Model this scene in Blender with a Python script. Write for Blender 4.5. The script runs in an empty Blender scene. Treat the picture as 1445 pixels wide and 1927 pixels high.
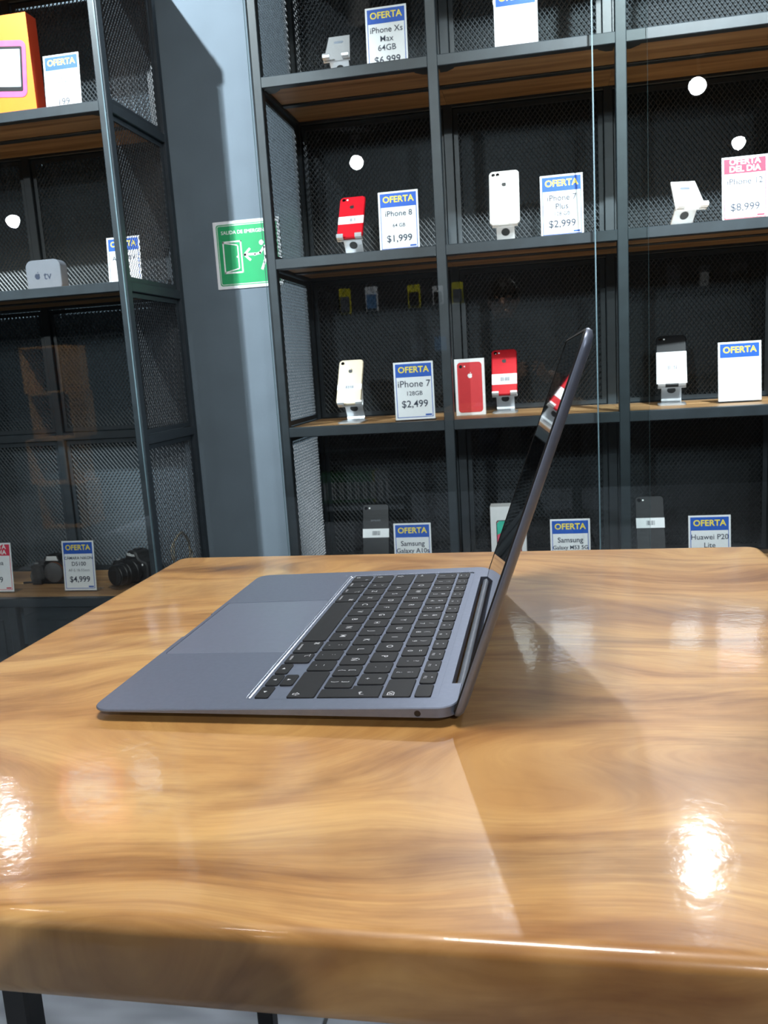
import bpy, bmesh, math, random
from mathutils import Vector, Matrix, Euler
random.seed(7)
scene = bpy.context.scene
C = scene.collection
PI = math.pi

# ------------------------------------------------------------------ camera, world, view
cam_d = bpy.data.cameras.new('camera'); cam = bpy.data.objects.new('camera', cam_d); C.objects.link(cam)
cam_d.sensor_fit = 'AUTO'; cam_d.lens = 4.0; cam_d.sensor_width = 4.0*1927/1567.73
cam_d.clip_start = 0.01; cam_d.clip_end = 60
YAW, PITCH, ROLL = 0.1870, 0.1732, -0.0619
_f = Vector((-math.sin(YAW)*math.cos(PITCH), math.cos(YAW)*math.cos(PITCH), -math.sin(PITCH)))
_r = Vector((math.cos(YAW), math.sin(YAW), 0)); _u = _r.cross(_f)
_r2 = math.cos(ROLL)*_r + math.sin(ROLL)*_u; _u2 = -math.sin(ROLL)*_r + math.cos(ROLL)*_u
_m = Matrix((_r2, _u2, -_f)).transposed().to_4x4(); _m.translation = (0.1508, -0.5646, 0.1907)
cam.matrix_world = _m
cam_d.dof.use_dof = True; cam_d.dof.focus_distance = 0.62; cam_d.dof.aperture_fstop = 4.5
scene.camera = cam
w = bpy.data.worlds.new('world'); scene.world = w; w.use_nodes = True
w.node_tree.nodes['Background'].inputs[0].default_value = (0.75, 0.85, 1.0, 1)
w.node_tree.nodes['Background'].inputs[1].default_value = 0.02
scene.view_settings.view_transform = 'Standard'; scene.view_settings.look = 'None'
scene.view_settings.gamma = 1.0; scene.view_settings.use_curve_mapping = False
scene.view_settings.exposure = 0.0
try:
    scene.cycles.transparent_max_bounces = 32
    scene.cycles.max_bounces = 7; scene.cycles.diffuse_bounces = 3; scene.cycles.glossy_bounces = 4; scene.cycles.transmission_bounces = 2
    scene.cycles.use_adaptive_sampling = True; scene.cycles.adaptive_threshold = 0.04
    scene.cycles.sample_clamp_indirect = 6.0
    scene.cycles.use_denoising = True
except Exception:
    pass

# ------------------------------------------------------------------ helpers
def coll_link(o, parent=None):
    C.objects.link(o)
    if parent is not None: o.parent = parent
    return o
def empty(name, loc=(0, 0, 0), rot=(0, 0, 0), parent=None):
    o = bpy.data.objects.new(name, None); o.empty_display_size = 0.03
    o.location = loc; o.rotation_euler = rot
    return coll_link(o, parent)
def tag(o, label, cat, group=None):
    o['label'] = label; o['category'] = cat
    if group: o['group'] = group
    return o
class MB:
    """collects shapes; build() links them as one mesh object"""
    def __init__(s): s.v = []; s.f = []; s.mi = []
    def add(s, verts, faces, mat=0, M=None):
        n = len(s.v)
        for p in verts:
            p = Vector(p)
            s.v.append(tuple(M @ p) if M is not None else tuple(p))
        for f in faces: s.f.append([i+n for i in f]); s.mi.append(mat)
        return s
    def box(s, a, b, mat=0, M=None):
        x0, y0, z0 = a; x1, y1, z1 = b
        V = [(x0,y0,z0),(x1,y0,z0),(x1,y1,z0),(x0,y1,z0),(x0,y0,z1),(x1,y0,z1),(x1,y1,z1),(x0,y1,z1)]
        F = [(0,3,2,1),(4,5,6,7),(0,1,5,4),(1,2,6,5),(2,3,7,6),(3,0,4,7)]
        return s.add(V, F, mat, M)
    def cbox(s, c, d, mat=0, M=None):
        return s.box([c[i]-d[i]/2 for i in range(3)], [c[i]+d[i]/2 for i in range(3)], mat, M)
    def loft(s, rings, mat=0, M=None, cap0=True, cap1=True):
        n = len(rings[0]); V = [p for r in rings for p in r]; F = []
        for k in range(len(rings)-1):
            for i in range(n):
                j = (i+1) % n
                F.append((k*n+i, k*n+j, (k+1)*n+j, (k+1)*n+i))
        if cap0: F.append(tuple(reversed(range(n))))
        if cap1: F.append(tuple(range((len(rings)-1)*n, len(rings)*n)))
        return s.add(V, F, mat, M)
    def prism(s, poly, z0, z1, mat=0, M=None, bev=0.0):
        """poly CCW in xy extruded along z; bev shrinks the top rim about the centroid"""
        if bev <= 0:
            return s.loft([[(x, y, z0) for x, y in poly], [(x, y, z1) for x, y in poly]], mat, M)
        ins = inset(poly, bev)
        return s.loft([[(x, y, z0) for x, y in poly], [(x, y, z1-bev) for x, y in poly], [(x, y, z1) for x, y in ins]], mat, M)
    def lathe(s, prof, seg=24, mat=0, M=None, cap0=True, cap1=True):
        """prof = [(r, z)...] about z"""
        rings = [[(r*math.cos(2*PI*i/seg), r*math.sin(2*PI*i/seg), z) for i in range(seg)] for r, z in prof]
        return s.loft(rings, mat, M, cap0, cap1)
    def tube(s, pts, rad, seg=8, mat=0, M=None):
        pts = [Vector(p) for p in pts]; rings = []
        for i, p in enumerate(pts):
            d = (pts[min(i+1, len(pts)-1)] - pts[max(i-1, 0)]).normalized()
            a = d.orthogonal().normalized() if i == 0 else (a - d*a.dot(d)).normalized()
            b = d.cross(a); r = rad[i] if isinstance(rad, (list, tuple)) else rad
            rings.append([tuple(p + r*(math.cos(2*PI*k/seg)*a + math.sin(2*PI*k/seg)*b)) for k in range(seg)])
        return s.loft(rings, mat, M)
    def mesh(s, name, mats, smooth=35):
        me = bpy.data.meshes.new(name); me.from_pydata(s.v, [], s.f)
        for m in (mats if isinstance(mats, (list, tuple)) else [mats]): me.materials.append(m)
        me.polygons.foreach_set('material_index', s.mi)
        bm = bmesh.new(); bm.from_mesh(me); bmesh.ops.recalc_face_normals(bm, faces=bm.faces); bm.to_mesh(me); bm.free()
        finish(me, smooth)
        return me
    def build(s, name, mats, parent=None, smooth=35, M=None):
        o = bpy.data.objects.new(name, s.mesh(name, mats, smooth))
        coll_link(o, parent)
        if M is not None: o.matrix_basis = M
        return o
def finish(me, smooth):
    if smooth:
        me.polygons.foreach_set('use_smooth', [True]*len(me.polygons))
        try: me.set_sharp_from_angle(angle=math.radians(smooth))
        except Exception: pass
    me.update()
def inset(poly, d):
    n = len(poly); out = []
    for i in range(n):
        a = Vector(poly[i-1]); b = Vector(poly[i]); c = Vector(poly[(i+1) % n])
        e1 = (b-a).normalized() if (b-a).length > 1e-9 else Vector((1, 0)); e2 = (c-b).normalized() if (c-b).length > 1e-9 else e1
        n1 = Vector((-e1.y, e1.x)); n2 = Vector((-e2.y, e2.x)); h = n1+n2
        k = max(0.35, (1+n1.dot(n2))/2)
        h = h.normalized()*d/math.sqrt(k) if h.length > 1e-6 else n1*d
        out.append((b.x+h.x, b.y+h.y))
    return out
def rrect(x0, y0, x1, y1, r, seg=4):
    P = []
    for cx, cy, a0 in ((x1-r, y0+r, -PI/2), (x1-r, y1-r, 0), (x0+r, y1-r, PI/2), (x0+r, y0+r, PI)):
        for k in range(seg+1):
            a = a0 + PI/2*k/seg; P.append((cx+r*math.cos(a), cy+r*math.sin(a)))
    return P
def obj(name, me, parent=None, M=None):
    o = bpy.data.objects.new(name, me); coll_link(o, parent)
    if M is not None: o.matrix_basis = M
    return o
UPR = Matrix.Rotation(PI/2, 4, 'X')          # text / plan xy -> upright xz facing -Y
def T(x, y, z): return Matrix.Translation((x, y, z))
def RX(a): return Matrix.Rotation(a, 4, 'X')
def RY(a): return Matrix.Rotation(a, 4, 'Y')
def RZ(a): return Matrix.Rotation(a, 4, 'Z')
_tc = {}
def text_mesh(body, size, mat, bold=0.0, align='CENTER', ext=0.0, spacing=1.0):
    key = (body, round(size, 5), mat.name, bold, align, ext)
    if key in _tc: return _tc[key]
    cu = bpy.data.curves.new('lettering', 'FONT'); cu.body = body; cu.size = size; cu.align_x = align; cu.align_y = 'CENTER'
    cu.resolution_u = 3; cu.offset = bold*size; cu.extrude = ext; cu.space_character = spacing; cu.space_line = 0.85
    cu.fill_mode = 'FRONT' if ext == 0 else 'BOTH'
    o = bpy.data.objects.new('lettering', cu); C.objects.link(o)
    bpy.context.view_layer.update()
    me = bpy.data.meshes.new_from_object(o)
    bpy.data.objects.remove(o); bpy.data.curves.remove(cu)
    me.materials.clear(); me.materials.append(mat)
    _tc[key] = me
    return me
def fit_text(body, size, maxw, mat, **k):
    me = text_mesh(body, size, mat, **k)
    if len(me.vertices):
        xs = [v.co.x for v in me.vertices]; wd = max(xs)-min(xs)
        if wd > maxw: me = text_mesh(body, size*maxw/wd, mat, **k)
    return me

# ------------------------------------------------------------------ materials
def new_mat(name):
    m = bpy.data.materials.new(name); m.use_nodes = True
    return m, m.node_tree, m.node_tree.nodes['Principled BSDF']
def nd(nt, typ, **kw):
    n = nt.nodes.new(typ)
    for k, v in kw.items():
        if k.startswith('_'): setattr(n, k[1:], v)
        else: n.inputs[k.replace('__', ' ')].default_value = v
    return n
def ramp(nt, stops, fac=None):
    r = nt.nodes.new('ShaderNodeValToRGB'); e = r.color_ramp.elements
    while len(e) < len(stops): e.new(0.5)
    for el, (p, c) in zip(e, stops): el.position = p; el.color = (*c, 1) if len(c) == 3 else c
    if fac is not None: nt.links.new(fac, r.inputs[0])
    return r
def srgb(r, g, b):
    def l(c):
        c /= 255
        return c/12.92 if c <= 0.04045 else ((c+0.055)/1.055)**2.4
    return (l(r), l(g), l(b))
def simple(name, col, rough=0.5, metal=0.0, var=0.12, scale=40, bump=0.0, coat=0.0, spec=0.5, stretch=(1, 1, 1)):
    m, nt, b = new_mat(name)
    tc = nd(nt, 'ShaderNodeTexCoord'); mp = nd(nt, 'ShaderNodeMapping'); mp.inputs['Scale'].default_value = stretch
    nt.links.new(tc.outputs['Object'], mp.inputs['Vector'])
    no = nd(nt, 'ShaderNodeTexNoise', Scale=scale, Detail=1.0); nt.links.new(mp.outputs[0], no.inputs['Vector'])
    lo = tuple(c*(1-var) for c in col); hi = tuple(min(1, c*(1+var)) for c in col)
    r = ramp(nt, [(0.3, lo), (0.7, hi)], no.outputs['Fac']); nt.links.new(r.outputs[0], b.inputs['Base Color'])
    b.inputs['Roughness'].default_value = rough; b.inputs['Metallic'].default_value = metal
    b.inputs['Coat Weight'].default_value = coat; b.inputs['Specular IOR Level'].default_value = spec
    if bump > 0:
        bp = nd(nt, 'ShaderNodeBump', Strength=bump, Distance=0.001); nt.links.new(no.outputs['Fac'], bp.inputs['Height'])
        nt.links.new(bp.outputs[0], b.inputs['Normal'])
    return m
def emis(name, col, strength):
    m, nt, b = new_mat(name)
    b.inputs['Base Color'].default_value = (0.8, 0.8, 0.8, 1)
    b.inputs['Emission Color'].default_value = (*col, 1); b.inputs['Emission Strength'].default_value = strength
    return m
def clear(name, tint=(0.97, 0.985, 0.98), f0=0.04, rough=0.0):
    """thin clear sheet: straight-through transmission with Fresnel reflection on each face"""
    m, nt, b = new_mat(name); nt.nodes.remove(b); out = nt.nodes['Material Output']
    lw = nd(nt, 'ShaderNodeLayerWeight'); lw.inputs['Blend'].default_value = 0.5
    pw = nd(nt, 'ShaderNodeMath', _operation='POWER'); pw.inputs[1].default_value = 5.0
    nt.links.new(lw.outputs['Facing'], pw.inputs[0])
    mu = nd(nt, 'ShaderNodeMath', _operation='MULTIPLY_ADD'); mu.inputs[1].default_value = 1-f0; mu.inputs[2].default_value = f0
    nt.links.new(pw.outputs[0], mu.inputs[0])
    tr = nd(nt, 'ShaderNodeBsdfTransparent', Color=(*tint, 1)); gl = nd(nt, 'ShaderNodeBsdfGlossy', Roughness=rough)
    mx = nt.nodes.new('ShaderNodeMixShader')
    nt.links.new(mu.outputs[0], mx.inputs[0]); nt.links.new(tr.outputs[0], mx.inputs[1]); nt.links.new(gl.outputs[0], mx.inputs[2])
    nt.links.new(mx.outputs[0], out.inputs['Surface'])
    return m

def table_wood():
    m, nt, b = new_mat('varnished_wood'); L = nt.links.new
    tc = nd(nt, 'ShaderNodeTexCoord')
    # broad figure: bend the grain
    wv = nd(nt, 'ShaderNodeTexNoise', Scale=3.2, Detail=2.0); wv.inputs['Roughness'].default_value = 0.45
    mpw = nd(nt, 'ShaderNodeMapping'); mpw.inputs['Scale'].default_value = (0.8, 1.5, 1); mpw.inputs['Location'].default_value = (3.1, 1.7, 0)
    L(tc.outputs['Object'], mpw.inputs['Vector']); L(mpw.outputs[0], wv.inputs['Vector'])
    sub = nd(nt, 'ShaderNodeVectorMath', _operation='SUBTRACT'); sub.inputs[1].default_value = (0.5, 0.5, 0.5); L(wv.outputs['Color'], sub.inputs[0])
    sc = nd(nt, 'ShaderNodeVectorMath', _operation='MULTIPLY'); sc.inputs[1].default_value = (0.10, 0.34, 0.0); L(sub.outputs[0], sc.inputs[0])
    ad = nd(nt, 'ShaderNodeVectorMath', _operation='ADD'); L(tc.outputs['Object'], ad.inputs[0]); L(sc.outputs[0], ad.inputs[1])
    def streak(sx, sy, scale, det, rough, loc=(0, 0, 0)):
        mp = nd(nt, 'ShaderNodeMapping'); mp.inputs['Scale'].default_value = (sx, sy, 1); mp.inputs['Location'].default_value = loc
        L(ad.outputs[0], mp.inputs['Vector'])
        n = nd(nt, 'ShaderNodeTexNoise', Scale=scale, Detail=det); n.inputs['Roughness'].default_value = rough; L(mp.outputs[0], n.inputs['Vector'])
        return n.outputs['Fac']
    a = streak(2.6, 10, 1.0, 5, 0.62, (0.3, 0, 0)); bfac = streak(7, 64, 1.0, 5, 0.65); fine = streak(26, 420, 1.0, 3, 0.6)
    ra = ramp(nt, [(0.24, srgb(134, 90, 50)), (0.36, srgb(176, 126, 70)), (0.46, srgb(204, 157, 96)), (0.58, srgb(216, 173, 112)), (0.74, srgb(226, 188, 128))], a)
    rb = ramp(nt, [(0.30, (0.62, 0.52, 0.45)), (0.48, (1, 1, 1)), (0.75, (1.0, 0.98, 0.93))], bfac)
    m1 = nd(nt, 'ShaderNodeMixRGB', _blend_type='MULTIPLY'); m1.inputs[0].default_value = 0.55; L(ra.outputs[0], m1.inputs[1]); L(rb.outputs[0], m1.inputs[2])
    rf = ramp(nt, [(0.3, (0.86, 0.82, 0.76)), (0.6, (1, 1, 1))], fine)
    m2 = nd(nt, 'ShaderNodeMixRGB', _blend_type='MULTIPLY'); m2.inputs[0].default_value = 0.85; L(m1.outputs[0], m2.inputs[1]); L(rf.outputs[0], m2.inputs[2])
    wvn = nd(nt, 'ShaderNodeTexWave', Scale=5.0, Distortion=7.0, Detail=3.0); wvn.bands_direction = 'Y'; wvn.inputs['Detail Scale'].default_value = 1.6; wvn.inputs['Detail Roughness'].default_value = 0.6
    mpv = nd(nt, 'ShaderNodeMapping'); mpv.inputs['Scale'].default_value = (0.55, 1.5, 1); mpv.inputs['Location'].default_value = (0.4, 0.9, 0); L(ad.outputs[0], mpv.inputs['Vector']); L(mpv.outputs[0], wvn.inputs['Vector'])
    rw = ramp(nt, [(0.0, (0.50, 0.36, 0.26)), (0.07, (0.80, 0.70, 0.60)), (0.20, (1, 1, 1)), (1.0, (1, 1, 1))], wvn.outputs['Fac'])
    m3 = nd(nt, 'ShaderNodeMixRGB', _blend_type='MULTIPLY'); m3.inputs[0].default_value = 0.36; L(m2.outputs[0], m3.inputs[1]); L(rw.outputs[0], m3.inputs[2]); m2 = m3
    bl = nd(nt, 'ShaderNodeTexNoise', Scale=1.0, Detail=5.0); bl.inputs['Roughness'].default_value = 0.62
    mpb = nd(nt, 'ShaderNodeMapping'); mpb.inputs['Scale'].default_value = (9, 20, 9); mpb.inputs['Location'].default_value = (2.2, 0.4, 0); L(ad.outputs[0], mpb.inputs['Vector']); L(mpb.outputs[0], bl.inputs['Vector'])
    rbl = ramp(nt, [(0.34, (0.66, 0.58, 0.52)), (0.50, (0.98, 0.96, 0.94)), (0.66, (1.06, 1.05, 1.0))], bl.outputs['Fac'])
    m4 = nd(nt, 'ShaderNodeMixRGB', _blend_type='MULTIPLY'); m4.inputs[0].default_value = 0.85; L(m2.outputs[0], m4.inputs[1]); L(rbl.outputs[0], m4.inputs[2]); m2 = m4
    # heartwood bands and knots, each with its own place on the slab
    last = m2.outputs[0]
    for (kx, ky, rx, ry, col, amt) in ((-0.165, 0.212, 0.075, 0.016, srgb(88, 46, 18), 0.9), (-0.155, 0.213, 0.025, 0.006, srgb(120, 96, 76), 0.8), (0.10, -0.262, 0.075, 0.022, srgb(110, 66, 38), 0.55),
                                       (0.25, 0.050, 0.12, 0.030, srgb(122, 84, 62), 0.72), (0.30, -0.17, 0.06, 0.035, srgb(112, 86, 62), 0.72),
                                       (0.22, -0.20, 0.10, 0.018, srgb(128, 84, 48), 0.5), (0.0, 0.235, 0.16, 0.010, srgb(140, 92, 46), 0.4),
                                       (0.22, -0.015, 0.13, 0.012, srgb(120, 84, 56), 0.55), (-0.14, -0.02, 0.10, 0.008, srgb(150, 98, 52), 0.4)):
        mp = nd(nt, 'ShaderNodeMapping'); mp.vector_type = 'TEXTURE'
        mp.inputs['Location'].default_value = (kx, ky, 0); mp.inputs['Scale'].default_value = (rx*1.6, ry*1.7, 1)
        mixv = nd(nt, 'ShaderNodeVectorMath', _operation='ADD'); sv = nd(nt, 'ShaderNodeVectorMath', _operation='MULTIPLY'); sv.inputs[1].default_value = (0.6, 0.22, 0)
        L(sc.outputs[0], sv.inputs[0]); L(tc.outputs['Object'], mixv.inputs[0]); L(sv.outputs[0], mixv.inputs[1]); L(mixv.outputs[0], mp.inputs['Vector'])
        sep = nd(nt, 'ShaderNodeVectorMath', _operation='MULTIPLY'); sep.inputs[1].default_value = (1, 1, 0); L(mp.outputs[0], sep.inputs[0])
        ln = nd(nt, 'ShaderNodeVectorMath', _operation='LENGTH'); L(sep.outputs[0], ln.inputs[0])
        wob = nd(nt, 'ShaderNodeMath', _operation='MULTIPLY_ADD'); wob.inputs[1].default_value = 1.4; L(bfac, wob.inputs[0]); L(ln.outputs['Value'], wob.inputs[2])
        amt = min(1.0, amt+0.12); rk = ramp(nt, [(0.55, (amt,)*3), (1.0, (amt*0.45,)*3), (1.55, (0, 0, 0))])
        div = nd(nt, 'ShaderNodeMath', _operation='MULTIPLY'); div.inputs[1].default_value = 0.62; L(wob.outputs[0], div.inputs[0]); L(div.outputs[0], rk.inputs[0])
        rk.color_ramp.elements[0].position = 0.40; rk.color_ramp.elements[1].position = 0.65; rk.color_ramp.elements[2].position = 1.0
        mx = nd(nt, 'ShaderNodeMixRGB'); L(rk.outputs[0], mx.inputs[0]); L(last, mx.inputs[1]); mx.inputs[2].default_value = (*col, 1)
        last = mx.outputs[0]
    L(last, b.inputs['Base Color'])
    b.inputs['Roughness'].default_value = 0.42; b.inputs['Coat Weight'].default_value = 0.75; b.inputs['Coat Roughness'].default_value = 0.085
    # uneven brushed varnish
    n1 = nd(nt, 'ShaderNodeTexNoise', Scale=26.0, Detail=3.0); L(tc.outputs['Object'], n1.inputs['Vector'])
    n2 = nd(nt, 'ShaderNodeTexNoise', Scale=260.0, Detail=3.0); L(tc.outputs['Object'], n2.inputs['Vector'])
    b1 = nd(nt, 'ShaderNodeBump', Strength=0.25, Distance=0.0012); L(n1.outputs['Fac'], b1.inputs['Height'])
    b2 = nd(nt, 'ShaderNodeBump', Strength=0.18, Distance=0.0003); L(n2.outputs['Fac'], b2.inputs['Height']); L(b1.outputs[0], b2.inputs['Normal'])
    L(b2.outputs[0], b.inputs['Coat Normal'])
    b3 = nd(nt, 'ShaderNodeBump', Strength=0.12, Distance=0.0004); L(fine, b3.inputs['Height']); L(b3.outputs[0], b.inputs['Normal'])
    return m
def plank_wood(name, dark, light, rough=0.5):
    m, nt, b = new_mat(name); L = nt.links.new
    tc = nd(nt, 'ShaderNodeTexCoord'); oi = nd(nt, 'ShaderNodeObjectInfo')
    mp = nd(nt, 'ShaderNodeMapping'); mp.inputs['Scale'].default_value = (2.2, 34, 34); L(tc.outputs['Object'], mp.inputs['Vector'])
    of = nd(nt, 'ShaderNodeVectorMath', _operation='SCALE'); of.inputs[0].default_value = (13, 7, 5); L(oi.outputs['Random'], of.inputs['Scale'])
    L(of.outputs[0], mp.inputs['Location'])
    n = nd(nt, 'ShaderNodeTexNoise', Scale=1.0, Detail=5.0); n.inputs['Distortion'].default_value = 0.6; L(mp.outputs[0], n.inputs['Vector'])
    r = ramp(nt, [(0.3, dark), (0.7, light)], n.outputs['Fac']); L(r.outputs[0], b.inputs['Base Color']); b.inputs['Roughness'].default_value = rough
    return m

M_table = table_wood()
M_plank = plank_wood('oak_plank', srgb(128, 92, 58), srgb(190, 150, 104), 0.5)
M_crate = plank_wood('crate_pine', srgb(150, 104, 60), srgb(196, 148, 92), 0.6)
M_dark = simple('dark_paint', srgb(43, 51, 57), 0.42, 0.0, 0.12, 30, 0.1)
M_meshm = simple('mesh_paint', srgb(60, 66, 71), 0.38, 0.0, 0.15, 60)
M_back = simple('back_panel_paint', srgb(42, 50, 55), 0.7, 0.0, 0.1, 20)
M_blackmetal = simple('black_metal', (0.012, 0.012, 0.013), 0.5, 0.0, 0.2, 50)
M_wall = simple('wall_paint', srgb(97, 112, 122), 0.85, 0.0, 0.05, 9, 0.2)
M_roomwall = simple('room_wall_paint', srgb(52, 55, 60), 0.9, 0.0, 0.08, 6)
M_ceil = simple('ceiling_paint', srgb(88, 91, 96), 0.9, 0.0, 0.05, 5)
M_alu = simple('space_grey_aluminium', srgb(122, 131, 150), 0.42, 0.55, 0.03, 300)
M_alu_pad = simple('trackpad_glass', srgb(146, 154, 174), 0.36, 0.6, 0.02, 200)
M_key = simple('key_plastic', (0.010, 0.011, 0.013), 0.55, 0.0, 0.1, 200, spec=0.3)
M_legend = simple('legend_ink', (0.62, 0.64, 0.68), 0.6, 0.0, 0.03, 100)
M_black = simple('black_plastic', (0.010, 0.010, 0.011), 0.4, 0.0, 0.2, 120)
M_hinge = simple('hinge_plastic', srgb(112, 120, 132), 0.45, 0.2, 0.08, 120)
M_rubber = simple('rubber', (0.008, 0.008, 0.008), 0.8, 0.0, 0.2, 120)
M_screen, _nt, _b = new_mat('screen_glass')
_n = nd(_nt, 'ShaderNodeTexNoise', Scale=5.0); _r_ = ramp(_nt, [(0.3, (0.002, 0.002, 0.0025)), (0.7, (0.003, 0.003, 0.0035))], _n.outputs['Fac']); _nt.links.new(_r_.outputs[0], _b.inputs['Base Color'])
_b.inputs['Roughness'].default_value = 0.02; _b.inputs['IOR'].default_value = 1.55
M_silver = simple('stand_aluminium', srgb(205, 208, 212), 0.32, 0.7, 0.03, 200)
M_whitepl = simple('white_plastic', srgb(232, 234, 236), 0.35, 0.0, 0.02, 80)
M_paper = simple('paper', srgb(236, 240, 244), 0.7, 0.0, 0.015, 60)
M_blue = simple('blue_ink', srgb(8, 84, 186), 0.55, 0.0, 0.04, 60)
M_red = simple('red_ink', srgb(214, 38, 74), 0.55, 0.0, 0.04, 60)
M_yellow = simple('yellow_ink', srgb(250, 226, 70), 0.55, 0.0, 0.03, 60)
M_whiteink = simple('white_ink', srgb(244, 246, 246), 0.6, 0.0, 0.02, 60)
M_ink = simple('dark_ink', srgb(44, 54, 74), 0.6, 0.0, 0.06, 60)
M_greyink = simple('grey_ink', srgb(120, 126, 136), 0.6, 0.0, 0.06, 60)
M_green = simple('sign_green', srgb(36, 160, 100), 0.4, 0.0, 0.03, 30)
M_acryl = clear('clear_acrylic', (0.985, 0.99, 0.99), 0.035)
M_glass = clear('pane_glass', (0.955, 0.975, 0.97), 0.042)
M_gedge = simple('glass_edge', srgb(150, 184, 194), 0.15, 0.0, 0.06, 60)
M_gstrip = simple('glass_edge_seal', srgb(92, 116, 124), 0.3, 0.0, 0.06, 60)
M_floor_t = simple('slate_tile', srgb(140, 150, 162), 0.55, 0.0, 0.28, 9, 0.6, stretch=(1, 3, 1))
M_grout = simple('grout', srgb(70, 74, 78), 0.9)
M_lamp_w = simple('lamp_housing', srgb(225, 226, 228), 0.4)
M_lampem = emis('lamp_lens', (0.93, 0.97, 1.0), 90); M_lampem.cycles.emission_sampling = 'NONE'

# ------------------------------------------------------------------ large lights: see the lamps below (each in its builder)
def spot_light(name, loc, target, power, angle, radius=0.05, blend=0.5, col=(0.9, 0.95, 1.0), parent=None):
    d = bpy.data.lights.new(name, 'SPOT'); d.energy = power; d.spot_size = math.radians(angle); d.spot_blend = blend
    d.shadow_soft_size = radius; d.color = col
    o = bpy.data.objects.new(name, d); C.objects.link(o); o.location = loc
    o.rotation_euler = (Vector(target)-Vector(loc)).to_track_quat('-Z', 'Y').to_euler()
    return o
CEIL = 2.28; FLOOR = -0.75
def lamp(loc, target, power, angle, label, radius=0.05, blend=0.5, col=(0.9, 0.95, 1.0), size=0.065, drop_to=CEIL):
    """a can spotlight on a stem; its light sits at the lens"""
    root = empty('ceiling_spotlight', (loc[0], loc[1], drop_to)); tag(root, label, 'spotlight', 'ceiling spotlights')
    d = (Vector(target)-Vector(loc)).normalized(); q = d.to_track_quat('-Z', 'Y').to_matrix().to_4x4()
    Mh = T(0, 0, loc[2]-drop_to) @ q
    MB().lathe([(size*0.75, 0.15), (size, 0.12), (size*1.05, 0.0), (size*0.97, -0.004), (size*0.97, 0.012)], 28, cap1=False).build('housing', M_lamp_w, root, M=Mh)
    MB().lathe([(size*0.95, 0.010), (size*0.7, 0.007), (0.004, 0.006)], 28).build('lens', M_lampem, root, M=Mh)
    top = drop_to-loc[2]
    MB().tube([(0, 0, 0), tuple(Vector((0, 0, -top)) - d*0.14)], 0.012, 8).build('stem', M_lamp_w, root)
    MB().lathe([(0.05, 0), (0.05, -0.02), (0.02, -0.03)], 20).build('ceiling_rose', M_lamp_w, root)
    l = spot_light('lamp_light', Vector(loc)+d*0.02, target, power, angle, radius, blend, col)
    return root

# ------------------------------------------------------------------ the room
def structure(o): o['kind'] = 'structure'; return o
fl = structure(MB().box((-5, -6.4, FLOOR-0.06), (5, 1.9, FLOOR-0.004)).build('floor', M_grout))
tile_mesh = MB().prism(rrect(-0.297, -0.297, 0.297, 0.297, 0.002, 1), -0.004, 0.0, bev=0.0012).mesh('tile', M_floor_t)
for ix in range(-4, 5):
    for iy in range(-6, 4):
        x = 0.12+ix*0.6; y = 0.05+iy*0.6
        if y+0.3 > 1.9: continue
        obj('tile', tile_mesh, fl, T(x, y, FLOOR))
wallb = structure(MB().box((-5, 1.9, FLOOR-0.06), (5, 2.02, CEIL)).build('wall_back', M_wall))
structure(MB().box((-5, -6.52, FLOOR-0.06), (5, -6.4, CEIL)).build('wall_front', M_roomwall))
structure(MB().box((-5.12, -6.52, FLOOR-0.06), (-5, 2.02, CEIL)).build('wall_left', M_roomwall))
structure(MB().box((5, -6.52, FLOOR-0.06), (5.12, 2.02, CEIL)).build('wall_right', M_roomwall))
structure(MB().box((-5.12, -6.52, CEIL), (5.12, 2.02, CEIL+0.1)).build('ceiling', M_ceil))
structure(MB().box((-5, 1.885, FLOOR-0.004), (5, 1.9, FLOOR+0.08)).build('baseboard_back', M_roomwall))

# lamps: a row over the table aimed at the cabinets, more further back in the shop
lamp((-1.36, 0.22, 2.05), (-0.93, 1.6, 0.92), 600, 44, 'ceiling spotlight over the left end, aimed at the left cabinet', radius=0.02)
lamp((0.82, 0.06, 2.05), (0.70, 1.6, 0.95), 1000, 50, 'ceiling spotlight right of the table, aimed at the right cabinet bays', radius=0.03, blend=1.0)
lamp((1.367, -3.284, 2.05), (0.3, 0.0, 0.1), 170, 50, 'ceiling spotlight behind the table on the right')
lamp((2.089, -5.246, 2.05), (1.6, -3.2, 0.0), 120, 90, 'ceiling spotlight near the far right corner of the shop')
lamp((-1.412, -4.425, 2.05), (-0.02, 1.6, 0.35), 520, 15, 'ceiling spotlight far behind the table on the left', blend=0.8)
lamp((-4.65, -3.95, 1.75), (-3.2, -2.4, 0.0), 220, 80, 'ceiling spotlight low by the left wall above the crates')
lamp((-0.75, -1.35, 2.05), (-0.95, -2.4, 0.2), 140, 95, 'ceiling spotlight aimed at the hanging packs behind the table')
lamp((-2.3, -0.35, 2.05), (-2.98, -1.5, 0.1), 520, 40, 'added ceiling spotlight left of the table, aimed down at the crates')  # extra lamp added to brighten the crates in the glass reflection
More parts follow.
